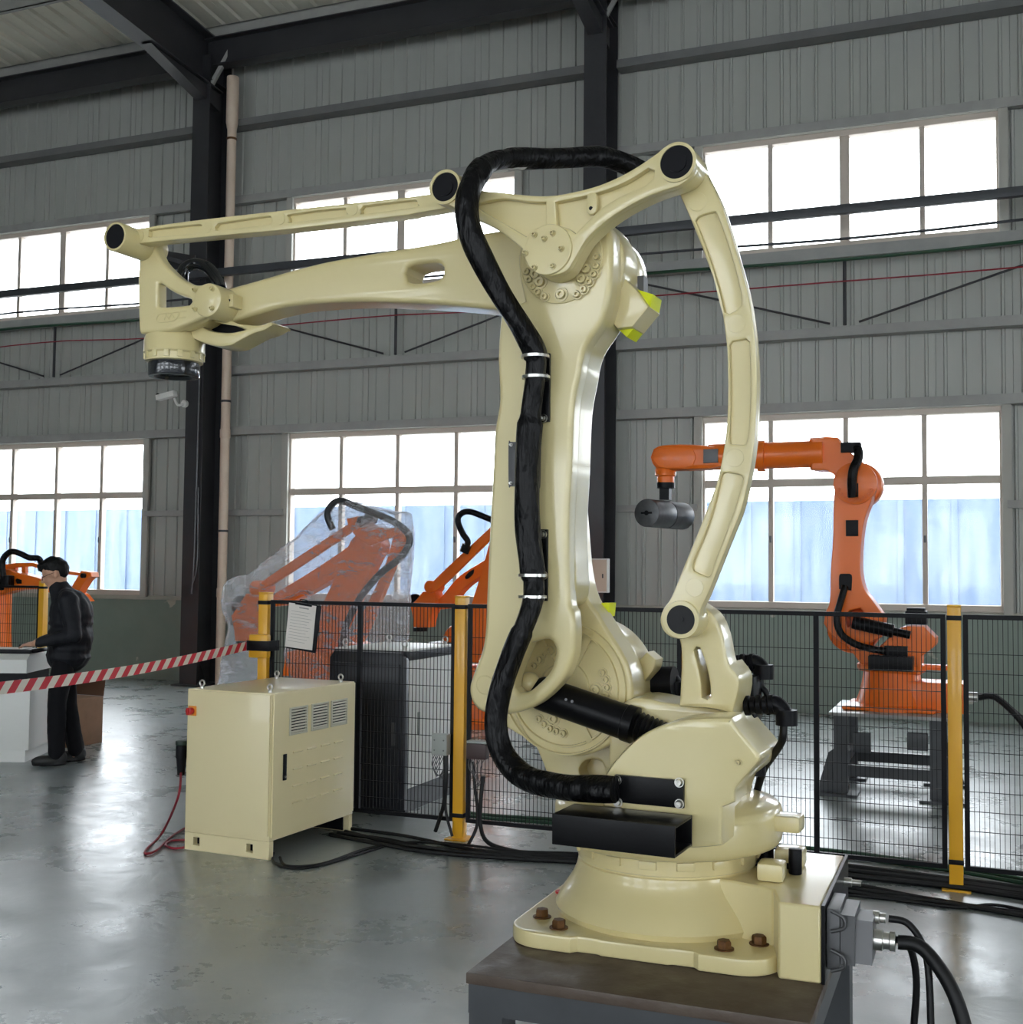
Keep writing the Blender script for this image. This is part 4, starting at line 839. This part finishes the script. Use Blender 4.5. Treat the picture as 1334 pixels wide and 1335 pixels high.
fr_c = [('820,1096 920,1108 1000,1120 1090,1133 1180,1143 1245,1150 1334,1163 1420,1174 1600,1196 1900,1230', .016), ('830,1100 920,1112 1000,1124 1080,1138 1170,1148 1250,1157 1334,1168 1420,1180 1600,1203 1900,1240', .016), ('820,1093 920,1106 1000,1117 1110,1130 1190,1140 1260,1149 1334,1158 1420,1170 1600,1190 1900,1222', .016), ('840,1104 920,1116 1000,1127 1090,1140 1190,1150 1270,1160 1420,1184 1600,1208 1900,1246', .014), ('830,1098 920,1110 1020,1122 1100,1134 1200,1146 1300,1160 1420,1178 1600,1200 1900,1236', .016)]
for i, (s_, r) in enumerate(fr_c): cable('floor_cable', floorpath(s_, r), r, M_rubber, 'black cable in the thick bundle along the fence behind the robot base', 'thick cable bundle along the fence')
fr_d = [('1000,1140 1085,1150 1130,1156 1190,1168 1260,1180 1334,1190 1400,1198 1600,1222 1850,1250', .011), ('1000,1144 1085,1154 1140,1162 1220,1173 1290,1186 1400,1202 1600,1228 1850,1258', .011), ('1000,1150 1090,1160 1150,1168 1230,1177 1334,1194 1400,1206 1600,1232 1850,1264', .011), ('1000,1154 1090,1165 1160,1172 1250,1183 1300,1180 1400,1200 1600,1226 1850,1262', .008)]
for i, (s_, r) in enumerate(fr_d): cable('floor_cable', floorpath(s_, r), r, M_rubber, 'black cable lying loose on the floor in front of the right fence post', 'loose cables in front of the right post')
for i, s_ in enumerate(('604,1058 640,1063 760,1071 880,1085 1000,1100 1120,1113 1240,1130 1334,1146 1400,1156', '604,1062 640,1067 760,1076 880,1090 1000,1105 1120,1119 1240,1135 1334,1151 1400,1161')):
    cable('green_cable', floorpath(s_, .012), .012, M_green, 'dark green cable lying behind the fence', 'green cables behind the fence')
# ================================================================== worker console, boxes
t = thing('console', (-7.2, 7.52, 0), 'white operator console with a dark recess under its worktop', 'console', R_(24))
ob('lower_body', G().box((-1.05, .02, .1), (.0, .66, .58), .006), M_white, t); ob('plinth', G().box((-1.0, .06, 0), (-.04, .6, .099)), M_white, t)
ob('recess_panel', G().box((-1.03, .12, .581), (-.06, .62, .729)), M_black, t); ob('worktop', G().prism([(-.02, .73), (-.02, .84), (.04, .875), (.68, .875), (.68, .73)], 'x', -1.08, -.02), M_white, t)
ob('drawer_knob', G().cyl((-.12, .1, .65), (-.12, .12, .65), .02), M_greyplate, t)
t = thing('teach_pendant', (-7.5, 7.66, .877), 'white and black teach pendant lying on the console', 'pendant'); t.rotation_euler = (0, 0, R_(18))
ob('case', G().box((-.28, -.1, .0), (.18, .12, .035), .012), M_black, t); ob('screen', G().box((-.24, -.085, .036), (.1, .1, .04), .002), M_paper, t); ob('stop_button', G().cyl((.0, .11, .036), (.0, .11, .065), .022, n=14, b=.003), M_black, t); ob('handle', G().tube([(.17, -.05, .02), (.24, -.05, .03), (.24, .05, .03), (.17, .05, .02)], .018, 10), M_black, t)
t = thing('cardboard_box', (aty(86, 960, 8.5).x, 8.5, 0), 'brown cardboard box on the floor behind the worker', 'box'); 
ob('box_body', G().box((-.26, -.2, 0), (.24, .2, .42), .004), M_card, t); ob('tape', G().box((-.02, -.203, .0), (.03, -.2005, .42)), mat('packing_tape', srgb(182, 150, 124), .35), t); ob('hand_hole_shade', G().box((.08, -.2025, .27), (.16, -.2005, .3)), M_black, t)  # hand hole is a black patch: shade of the opening put in as colour
for s, a in ((-1, 0), (1, 0)): ob('flap', G().box((-.26, s*.2-.003, .421), (.24, s*.2+.003, .57), 0, Matrix.Rotation(R_(s*-8), 3, 'X'), Vector((0, s*.2, .421))), mat('cardboard_dark', srgb(112, 80, 62), .8), t)
# fence by the left robot
xl = aty(56, 800, 9.6).x
SF2 = thing('safety_fence', (xl-.7, 9.6, 0), 'short wire mesh fence with a yellow post behind the worker', 'fence')
post(SF2, .7, 0); panel(SF2, -.72, .65, 0, .1, 1.4, step=.03)
# ================================================================== orange handling robot on the stand
ST = thing('robot_stand', (-.6, 9.3, 0), 'dark steel stand with splayed feet carrying the orange robot', 'stand')
ob('stand_top', G().box((-.41, -.45, .575), (.41, .45, .6), .003), mat('pale_machined_plate', srgb(150, 150, 148), .4), ST)
for sx in (-1, 1):
    for sy in (-1, 1):
        l = ob('leg', G().box((sx*.33-.05, sy*.37-.05, .02), (sx*.33+.05, sy*.37+.05, .574)), M_tabledark, ST); ob('foot_plate', G().box((sx*.36-.15, sy*.37-.12, 0), (sx*.36+.15, sy*.37+.12, .02)), M_tabledark, l)
        ob('gusset', G().prism([(sx*.38, .02), (sx*.5, .02), (sx*.42, .3), (sx*.38, .33)], 'y', sy*.37-.03, sy*.37+.03), M_tabledark, l)
for sy in (-1, 1): ob('stretcher', G().box((-.28, sy*.37-.03, .14), (.28, sy*.37+.03, .22)), M_tabledark, ST)
for sx in (-1, 1): ob('stretcher', G().box((sx*.33-.03, -.32, .2), (sx*.33+.03, .32, .28)), M_tabledark, ST)
ob('bracket', G().box((-.24, -.45, .32), (-.12, -.38, .46), .003), M_tabledark, ST); ob('bracket', G().box((.13, -.45, .36), (.27, -.38, .48), .003), M_tabledark, ST)
H = Frame((-.6, 9.3, .6), -2)
HR_ = thing('handling_robot', H.o, 'orange six-axis robot arm holding a grey test weight', 'robot', H.a)
def hp_(name, txt, y0, y1, m=None, parent=None, b=.012, holes=()):
    return ob(name, G().plate(smooth(H.loop(txt, y0)), y0, y1, [smooth(H.loop(k, y0)) for k in holes], b=b), m or M_orange, parent or HR_, wn=True)
ob('base', G().lathe([(.2, .0), (.3, .0), (.3, .03), (.26, .045), (.235, .12), (.215, .2), (.205, .26), (.2, .28)], n=40).box((.1, -.17, .0), (.52, .17, .22), .02).box((-.33, -.28, 0), (.33, .28, .035), .02), M_orange, HR_)
bt = screw_mesh(.012, M_orange)
tu = ob('turret', G().lathe([(.15, .28), (.24, .282), (.25, .3), (.25, .33), (.2, .36)], n=40).box((.2, -.04, .3), (.4, .04, .34), .01), M_orange, HR_)
hp_('turret_side', '1104,840 1125,868 1150,880 1201,880 1201,856 1218,843 1220,832 1205,817 1175,818 1152,838 1140,845', -.15, .15, parent=tu)
la_ = hp_('lower_arm', '1090,632 1087,653 1086,702 1083,745 1082,783 1076,799 1074,813 1085,829 1102,839 1125,842 1150,830 1154,805 1138,783 1127,767 1122,742 1123.5,702 1128,675 1136,653 1140,632 1134,614 1115,603 1098,612', -.13, .06, holes=['1102,806 1108,796 1122,793 1126,798 1118,812 1106,818'])
ob('shoulder_disc', G().cyl(H.at(1112, 818, .06), H.at(1112, 818, .06)+Vector((0, .2, 0)), .2, n=36, b=.02), M_orange, tu)
ob('cover_plate', G().box(H.at(1103, 699, -.138), H.at(1119, 678, -.138)+Vector((0, .008, 0)), .002), M_black, la_)
ob('cable_port', G().plate(smooth(H.loop('1094,752 1096,748 1108,748 1111,752 1110,770 1094,768', -.14)), -.14, -.128, b=.003), M_black, la_)
ed = ob('elbow_disc', G().cyl(H.at(1115, 630, -.15), H.at(1115, 630, -.15)+Vector((0, .03, 0)), .16, n=36, b=.004), M_orange, la_)
for k in range(9):
    t = R_(200+k*17); p = H.at(1115, 630, -.152); child('bolt', bt, ed, p+Vector((.13*math.cos(t), 0, .13*math.sin(t))), m=M_orange)
ob('elbow_motor', G().cyl(H.at(1119, 632, .06), H.at(1119, 632, .06)+Vector((0, .2, 0)), .175, n=36, b=.02), M_orange, la_)
fa_ = hp_('forearm_housing', '1058,572 1073,571 1074,569 1092,570 1100,583 1122,600 1136,614 1130,640 1110,642 1094,625 1080,614 1066,613 1058,612', -.1, .1)
a, b = H.at(925, 596, 0), H.at(1062, 592, 0)
ob('forearm_tube', G().cyl(a, b, .105, n=32).lathe([(.1, -.03), (.125, -.03), (.125, .03), (.1, .03)], H.at(994, 594.5, 0), (1, 0, 0), 32).lathe([(.1, 0), (.13, 0), (.13, .1), (.1, .1)], H.at(1058, 592, 0), (1, 0, 0), 32), M_orange, HR_)
wt = hp_('wrist_housing', '863,580 900,579 936,582 942,584 942,608 925,611 900,612 862,612 851,606 847,596 851,585', -.09, .09, b=.03)
ob('wrist_cover', G().plate(smooth(H.loop('864,583.5 892,582.5 903,585 907,596 903,607 892,610 864,610 854,604 850,596 854,588', -.1)), -.1, -.085, b=.01), M_orange, wt)
ob('motor_plate', G().box(H.at(917, 603.5, -.112), H.at(936, 585, -.112)+Vector((0, .03, 0)), .003), M_greyplate, wt)
c = H.at(868, 612, 0)
ob('wrist_flange', G().lathe([(.07, .02), (.085, 0), (.085, -.05), (.07, -.06), (.07, -.11), (.02, -.11)], c, (0, 0, 1), 28), M_orange, wt); ob('adapter', G().lathe([(.02, -.109), (.075, -.11), (.075, -.155), (.02, -.156)], c, (0, 0, 1), 24).box(c+Vector((-.04, -.04, -.25)), c+Vector((.04, .04, -.15))), M_black, wt)
wc = H.at(868, 671, -.0)
WG = thing('test_weight', H.o+H.x*wc.x+H.y*wc.y+Vector((0, 0, wc.z)), 'grey steel cylinder test weight held by the orange robot', 'weight', R_(-14))
ob('weight_disc', G().cyl((0, -.32, 0), (0, -.005, 0), .112, n=40, b=.006), M_greysteel, WG); ob('weight_disc', G().cyl((0, .005, 0), (0, .3, 0), .112, n=40, b=.006), M_greysteel, WG); ob('face_mark', G().cyl((0, -.323, 0), (0, -.3205, 0), .02, n=16).box((-.05, -.323, -.008), (.05, -.3205, .008)), M_black, WG)
p0, p1 = H.at(1112, 811, -.2), H.at(1165, 823, -.2)
ob('balancer', G().cyl(p0, p1, .05, n=20, b=.005).cyl(p1, p1+(p1-p0).normalized()*.12, .03, n=16), M_blackmetal, HR_)
ob('forklift_tube', G().box(H.at(1132, 874, -.3), H.at(1190, 857, -.3)+Vector((0, .16, 0)), .004), M_blackmetal, tu); ob('cable_cover', G().box(H.at(1153, 855, -.2), H.at(1183, 843, -.2)+Vector((0, .05, 0)), .003), M_blackmetal, tu)
ob('motor', G().box(H.at(1180, 814, -.02), H.at(1208, 797, -.02)+Vector((0, .16, 0)), .01).box(H.at(1182, 797, .02), H.at(1206, 793, .02)+Vector((0, .1, 0)), .004), M_black, tu)
ob('cable_sleeve', G().tube(H.path([(1102, 764, -.15), (1096, 785, -.19), (1091, 805, -.2), (1096, 825, -.2), (1112, 838, -.2), (1132, 845, -.2), (1155, 849, -.2)]), .026, 12), M_hose, HR_)
ob('elbow_cable', G().tube(H.path([(1112, 648, -.17), (1111, 630, -.19), (1113, 612, -.2), (1119, 598, -.16), (1118, 585, -.1), (1105, 582, -.05)]), .035, 12), M_hose, HR_); ob('elbow_bracket', G().box(H.at(1096, 590, -.12), H.at(1122, 576, -.12)+Vector((0, .1, 0)), .008).box(H.at(1105, 648, -.16), H.at(1119, 630, -.16)+Vector((0, .012, 0)), .003), M_black, HR_)
o_ = H.o+H.x*.61+H.y*-.05+Vector((0, 0, .12))
cable('robot_cable', [o_, o_+Vector((.12, -.02, .0)), o_+Vector((.3, -.1, -.18)), o_+Vector((.42, -.15, -.45)), o_+Vector((.55, -.2, -.66)), o_+Vector((.8, -.2, -.694)), o_+Vector((1.6, -.1, -.694)), o_+Vector((3.5, .3, -.694))], .025, M_rubber, 'thick black cable drooping from the back of the orange robot')
cable('robot_cable', [o_+Vector((0, .06, -.02)), o_+Vector((.15, .05, -.02)), o_+Vector((.4, .05, -.25)), o_+Vector((.6, .05, -.55)), o_+Vector((.85, .05, -.709)), o_+Vector((1.7, .2, -.709)), o_+Vector((3.5, .6, -.709))], .01, M_rubber, 'thin black cable beside the thick cable behind the orange robot')
ob('cable_plug', G().cyl((.52, -.05, .12), (.6, -.05, .12), .035, n=14), M_steel, HR_)
# ================================================================== orange palletizers traced in side view
def pal(fr, root, parts):
    made = {}
    for name, txt, y0, y1, m in parts:
        made[name] = ob(name, G().plate(smooth(fr.loop(txt, y0)), y0, y1, b=min(.014, (y1-y0)*.3)), m, root, wn=True)
    return made
p = aty(400, 880, 9.6)
K = Frame((p.x, 9.6, 0), -3)
KR = thing('covered_robot', K.o, 'orange palletizing robot wrapped in clear plastic film', 'robot', K.a)
pal(K, KR, [('wrist', '320,774 342,774 343,800 341,818 332,836 306,836 304,818 301,803 310,790', -.12, .06, M_orange),
  ('upper_rod', '338,764 345,755 452,684 464,683 460,691 352,763', -.18, -.12, M_orange),
  ('forearm', '347,781 364,770 400,748 440,722 468,703 492,698 500,708 498,722 470,738 440,752 405,772 372,788 354,791', -.06, .08, M_orange),
  ('lower_arm', '459,702 478,690 496,700 496,716 480,750 463,785 441,830 430,862 396,868 394,846 414,800 434,758 450,722', -.1, .05, M_orange),
  ('rocker', '451,676 470,673 482,682 500,688 520,688 522,696 500,704 482,712 466,702 455,688', -.16, -.1, M_orange),
  ('rear_link', '514,692 526,690 526,706 503,765 474,832 462,838 455,832 482,780 502,735', -.05, .02, M_orange)])
a = K.at(333, 767, -.16); b = a+Vector((0, .22, 0))
ob('pivot_boss', G().cyl(a, b, .075, n=24, b=.006), M_orange, KR); ob('tool_flange', G().cyl(K.at(319, 836, -.03), K.at(319, 841, -.03), .085, n=24), M_black, KR)
ob('wrist_motor', G().cyl(K.at(313, 790, .06), K.at(313, 790, .06)+Vector((0, .15, 0)), .1, n=24), M_black, KR)
ob('turret', G().plate(smooth(K.loop('366,882 372,850 395,846 430,850 446,838 468,850 472,882', -.2)), -.2, .25, b=.03), M_orange, KR, wn=True)
ob('base', G().lathe([(.35, 0), (.35, .06), (.3, .1), (.26, .4), (.26, .72), (.1, .74)], K.at(418, 880, .05)*1 - Vector((0, 0, K.at(418, 880, .05).z)), (0, 0, 1), 32), M_orange, KR)
ob('hose', G().tube(K.path([(434, 690, -.22), (427, 669, -.24), (441, 653, -.24), (469, 662, -.22), (513, 680, -.2), (534, 700, -.22), (524, 725, -.24), (496, 748, -.24), (470, 779, -.22), (452, 814, -.22), (444, 850, -.22)]), .032, 12), mat('grey_black_hose', (.02, .021, .023), .4), KR)
ob('joint_cap', G().cyl(K.at(471, 680, -.19), K.at(471, 680, -.19)+Vector((0, .09, 0)), .05, n=20), M_black, KR); ob('joint_cap', G().cyl(K.at(480, 676, -.19), K.at(480, 676, -.19)+Vector((0, .09, 0)), .05, n=20), M_greyplate, KR)
# clear film draped over it: joined hulls, remeshed and wrinkled
def hull(bm, pts):
    vs = [bm.verts.new(p) for p in pts]; r = bmesh.ops.convex_hull(bm, input=vs)
    dead = [v for v in vs if not v.link_faces]
    for v in dead: bm.verts.remove(v)
def remesh(bm, vox, name, sm=4, amp=0, fr=3, n_sm_fac=.5):
    me = bpy.data.meshes.new(name); bm.to_mesh(me); bm.free(); o = bpy.data.objects.new(name, me); COL.objects.link(o)
    md = o.modifiers.new('r', 'REMESH'); md.mode = 'VOXEL'; md.voxel_size = vox
    if sm: s = o.modifiers.new('s', 'SMOOTH'); s.iterations = sm; s.factor = n_sm_fac
    dg = bpy.context.evaluated_depsgraph_get(); out = bpy.data.meshes.new_from_object(o.evaluated_get(dg)); out.name = name
    bpy.data.objects.remove(o); bpy.data.meshes.remove(me)
    if amp:
        ns = [v.normal.copy() for v in out.vertices]
        for v, n in zip(out.vertices, ns):
            c = v.co; k = noise.fractal(Vector((c.x*fr, c.y*fr, c.z*fr*.5)), 1, 2, 4); k2 = abs(noise.noise(Vector((c.x*fr*2.2, c.y*fr*2.2+5, c.z*fr*.7))))
            v.co = c + n*amp*(k*.8-k2)
    out.shade_smooth(); return out
bm = bmesh.new()
def ring_pts(txt, y0, y1): return [K.at(x, yy, y) for x, yy in PX(txt) for y in (y0, y1)]
hull(bm, ring_pts('302,756 321,753 347,755 348,790 342,838 325,848 305,846 288,790 290,764', -.26, .22)+ring_pts('318,750 335,751', -.12, .1))
hull(bm, ring_pts('300,800 345,800 278,925 352,960 300,960', -.3, .25))
hull(bm, ring_pts('320,757 348,750 372,724 424,663 441,650 470,656 500,668 500,712 440,752 350,790', -.26, .16))
hull(bm, ring_pts('430,660 441,650 470,656 518,669 537,668 540,694 533,734 480,760 430,790', -.29, .2))
hull(bm, ring_pts('440,690 538,694 533,734 530,780 526,850 528,930 420,960 380,900 372,850 420,760', -.32, .34))
fm_ = remesh(bm, .035, 'film', 6, .045, 3.2)
fm_.materials.append(M_film); o = bpy.data.objects.new('plastic_film', fm_); COL.objects.link(o); o.location = K.o; o.rotation_euler.z = K.a
tag(o, 'clear wrinkled plastic film draped over the orange robot', 'plastic film')
# second palletizer, mostly behind the cream arm
p = aty(622, 850, 11.2); Q = Frame((p.x, 11.2, 0), -3)
QR = thing('orange_palletizer', Q.o, 'orange palletizing robot partly hidden behind the cream arm', 'robot', Q.a)
pal(Q, QR, [('wrist', '551,771 567,771 568,786 560,806 558,818 539,818 537,800 534,790 544,780', -.12, .06, M_orange),
  ('upper_rod', '563,768 565,757 636,690 654,674 658,684 636,706 572,768', -.18, -.12, M_orange),
  ('forearm', '566,784 576,777 590,760 604,747 636,727 662,706 672,716 662,738 635,747 610,763 597,777 588,793 570,795', -.06, .08, M_orange),
  ('lower_arm', '640,700 664,690 676,706 668,740 650,790 640,850 612,850 612,800 626,750', -.1, .05, M_orange)])
ob('slot_shade', G().plate(smooth(Q.loop('606,752 611,746 618,742 617,748 611,754 607,755', -.064)), -.064, -.055, b=.002), M_black, QR)  # black patch on the forearm, standing for the shade inside a slot
ob('pivot_boss', G().cyl(Q.at(560, 765, -.16), Q.at(560, 765, -.16)+Vector((0, .22, 0)), .066, n=24, b=.006), M_orange, QR); ob('tool_flange', G().cyl(Q.at(548, 818, -.03), Q.at(548, 823, -.03), .08, n=24), M_black, QR)
ob('wrist_motor', G().cyl(Q.at(541, 785, .06), Q.at(541, 785, .06)+Vector((0, .15, 0)), .09, n=24), M_black, QR)
c = Q.at(598, 838, -.1); ob('turret', G().cyl(c, c+Vector((0, .35, 0)), .2, n=32, b=.03).box((c.x-.15, -.1, c.z-.2), (c.x+.4, .3, c.z+.05), .03), M_orange, QR, wn=True)
c2 = Q.at(612, 850, 0); ob('base', G().lathe([(.4, 0), (.4, .06), (.33, .1), (.28, .4), (.28, c2.z-.15)], (c2.x, .1, 0), (0, 0, 1), 32), M_orange, QR); ob('base_motor', G().box((c.x-.32, -.2, c.z-.1), (c.x-.05, .1, c.z), .01), M_black, QR)
ob('hose', G().tube(Q.path([(607, 716, -.2), (610, 706, -.22), (603, 695, -.23), (597, 679, -.23), (601, 670, -.23), (612, 667, -.23), (632, 674, -.2), (650, 682, -.15)]), .032, 12).cyl(Q.at(605, 720, -.2), Q.at(609, 710, -.2), .05, n=14), M_hose, QR)
# third palletizer behind the worker
p = aty(-30, 850, 10.8); U = Frame((p.x, 10.8, 0), 0)
UR = thing('orange_palletizer', U.o, 'orange palletizing robot with its arm stretched out behind the worker', 'robot', U.a)
pal(U, UR, [('forearm', '-60,750 -20,745 8,742 20,746 50,754 76,766 100,772 112,784 90,786 60,771 40,768 20,770 0,775 -60,785', -.08, .08, M_orange),
  ('wrist', '105,744 118,746 119,752 112,756 104,768 98,778 86,790 78,786 92,766', -.1, .04, M_orange)])
ro = U.loop('-40,738 5,736 20,734 42,733.5 58,738 80,743 106,747 106,751 80,748 58,744 42,738.5 33,739 33,748 28,748 28,739.5 20,740 20,748 8,744 -40,748', .02)
ob('upper_rod', G().plate(ro, .02, .07, b=.004), M_orange, UR, wn=True)
ob('arm_hole_shade', G().plate(smooth(U.loop('20,756 22,754 28,756 28,761 22,761', -.085)), -.086, -.079, b=.001), M_black, UR)  # opening in the arm drawn as a black patch for its shade
ob('pivot_cap', G().cyl(U.at(107, 750.5, -.14), U.at(107, 750.5, -.14)+Vector((0, .2, 0)), .028, n=16), M_black, UR)
ob('base', G().lathe([(.45, 0), (.45, .08), (.35, .12), (.3, .9), (.3, 1.3)], (0, .1, 0), (0, 0, 1), 32), M_orange, UR)
ob('lower_arm', G().box((-.3, -.1, .9), (.1, .1, 1.75), .05), M_orange, UR)
ob('hose', G().tube(U.path([(1, 768, -.15), (4, 752, -.17), (3, 738, -.18), (5, 727, -.18), (15, 719, -.18), (27, 722, -.16), (38, 727, -.12), (50, 728, -.08), (54, 735, -.04)]), .035, 12).box(U.at(-2, 766, -.2), U.at(11, 750, -.2)+Vector((0, .1, 0)), .02), M_hose, UR)
# ================================================================== the worker
PP = thing('person', (-6.96, 7.62, 0), 'person in black jacket and trousers standing at the console, looking down', 'person', R_(40))
def cap(bm, p0, p1, r0, r1, n=16):
    p0, p1 = Vector(p0), Vector(p1); g = G(); L_ = max((p1-p0).length, 1e-4); pr = []
    for i in range(7): t = PI/2*(1-i/6); pr.append((max(r0*math.cos(t), .0005), -r0*math.sin(t)))
    for i in range(7): t = PI/2*i/6; pr.append((max(r1*math.cos(t), .0005), L_+r1*math.sin(t)))
    g.lathe(pr, p0, p1-p0, n); me = bpy.data.meshes.new('c'); me.from_pydata(g.v, [], g.f); bm.from_mesh(me); bpy.data.meshes.remove(me)
def ell(bm, c, r):
    g = G().ball((0, 0, 0), 1, 10); me = bpy.data.meshes.new('c'); me.from_pydata([(c[0]+x*r[0], c[1]+y*r[1], c[2]+z*r[2]) for x, y, z in g.v], [], g.f); bm.from_mesh(me); bpy.data.meshes.remove(me)
def head_pt(x, y, z):               # head space (x forward = -X), tilted down about the neck
    a = R_(24); c, s = math.cos(a), math.sin(a); return Vector((-.075 - (x*c + z*s), y, 1.545 + (z*c - x*s)))
bm = bmesh.new()
ell(bm, head_pt(-.005, 0, .03), (.098, .078, .105)); ell(bm, head_pt(.025, 0, -.035), (.07, .06, .085)); ell(bm, head_pt(.055, 0, -.085), (.035, .035, .03))
cap(bm, head_pt(.092, 0, .01), head_pt(.112, 0, -.025), .010, .016); ell(bm, head_pt(.085, 0, -.062), (.018, .026, .009)); ell(bm, head_pt(.083, 0, -.075), (.016, .022, .008))
for s in (-1, 1): ell(bm, head_pt(-.005, s*.078, -.01), (.02, .012, .032)); ell(bm, head_pt(.078, s*.03, .015), (.015, .02, .012))
cap(bm, (-.045, 0, 1.38), head_pt(-.02, 0, -.05), .058, .055)
ell(bm, (.03, 0, 1.2), (.11, .16, .2)); ell(bm, (.02, 0, .95), (.11, .15, .14)); cap(bm, (.02, 0, 1.0), (0, 0, 1.4), .1, .07)
for s in (-1, 1):
    cap(bm, (.03, s*.17, 1.33), (.08, s*.2, 1.06), .05, .043); cap(bm, (.08, s*.2, 1.06), (-.2, s*.12-.02, .985), .04, .028)
    hx, hy, hz = -.235, s*.1-.02, .972
    ell(bm, (hx, hy, hz), (.045, .035, .016))
    for k in range(4): cap(bm, (hx-.03, hy+(k-1.5)*.017, hz), (hx-.075+.01*abs(k-1.2), hy+(k-1.5)*.018, hz-.008), .0085, .0075, 10); cap(bm, (hx-.07+.01*abs(k-1.2), hy+(k-1.5)*.018, hz-.008), (hx-.095+.012*abs(k-1.2), hy+(k-1.5)*.018, hz-.026), .0075, .0065, 10)
    cap(bm, (hx+.005, hy-s*.03, hz), (hx-.04, hy-s*.055, hz-.012), .011, .009, 10)
for s, ax_, kx in ((-1, -.02, -.02), (1, .12, .05)):
    cap(bm, (.02, s*.09, .88), (kx-.01, s*.09, .48), .075, .055); cap(bm, (kx-.01, s*.09, .48), (ax_, s*.09, .09), .052, .036); cap(bm, (ax_, s*.09, .05), (ax_-.13, s*.1, .035), .035, .028)
bd = remesh(bm, .0085, 'body', 3); bd.materials.append(M_skin); ob('body', bd, None, PP)
bm = bmesh.new()
ell(bm, (.055, 0, 1.22), (.175, .21, .2)); ell(bm, (.06, 0, 1.02), (.18, .2, .2)); ell(bm, (.045, 0, .88), (.172, .19, .15)); cap(bm, (.02, -.12, 1.36), (.02, .12, 1.36), .07, .07); cap(bm, (.0, 0, 1.34), (-.035, 0, 1.425), .105, .085)
for s in (-1, 1): cap(bm, (.035, s*.18, 1.33), (.09, s*.215, 1.05), .085, .068); cap(bm, (.09, s*.215, 1.05), (-.17, s*.125-.02, .99), .066, .045)
for z in (.86, .93, 1.0, 1.07, 1.14, 1.21, 1.28): ell(bm, (.055, 0, z), (.18 if z < 1.25 else .16, .207, .032))
jk = remesh(bm, .014, 'jacket', 3, .012, 7); jk.materials.append(M_jacket); ob('jacket', jk, None, PP)
bm = bmesh.new(); ell(bm, (.03, 0, .86), (.13, .17, .12))
for s, ax_, kx in ((-1, -.02, -.02), (1, .12, .05)):
    cap(bm, (.02, s*.085, .86), (kx-.01, s*.09, .48), .095, .078); cap(bm, (kx-.01, s*.09, .48), (ax_+.005, s*.09, .1), .078, .07)
tr_ = remesh(bm, .014, 'trousers', 3, .012, 7); tr_.materials.append(M_trouser); ob('trousers', tr_, None, PP)
for s, ax_ in ((-1, -.02), (1, .12)):
    bm = bmesh.new(); ell(bm, (ax_+.03, s*.09, .06), (.055, .045, .058)); ell(bm, (ax_-.08, s*.1, .042), (.11, .05, .045)); cap(bm, (ax_+.04, s*.09, .022), (ax_-.16, s*.1, .022), .02, .02)
    ell(bm, (ax_-.05, s*.095, .014), (.14, .05, .014))
    sh = remesh(bm, .009, 'shoe', 2); sh.materials.append(M_shoe); ob('shoe', sh, None, PP)
bm = bmesh.new(); ell(bm, head_pt(-.015, 0, .055), (.108, .088, .085)); ell(bm, head_pt(-.06, 0, .01), (.06, .08, .085)); ell(bm, head_pt(.055, 0, .09), (.055, .06, .03)); ell(bm, head_pt(.085, 0, .072), (.025, .05, .02))
hr_ = remesh(bm, .009, 'hair', 2, .01, 30); hr_.materials.append(M_hair); ob('hair', hr_, None, PP)
g = G()
for s in (-1, 1):
    g.tube([head_pt(.1+.0*k, s*.034, .0)+Vector((-.002, .026*math.cos(2*PI*k/14), .018*math.sin(2*PI*k/14))) for k in range(15)], .0022, 6, 0); g.tube([head_pt(.098, s*.06, .006), head_pt(.05, s*.078, .01), head_pt(-.0, s*.084, .008)], .002, 6, 3)
g.tube([head_pt(.104, -.01, .004), head_pt(.107, 0, .007), head_pt(.104, .01, .004)], .002, 6, 2)
ob('glasses', g, M_black, PP)
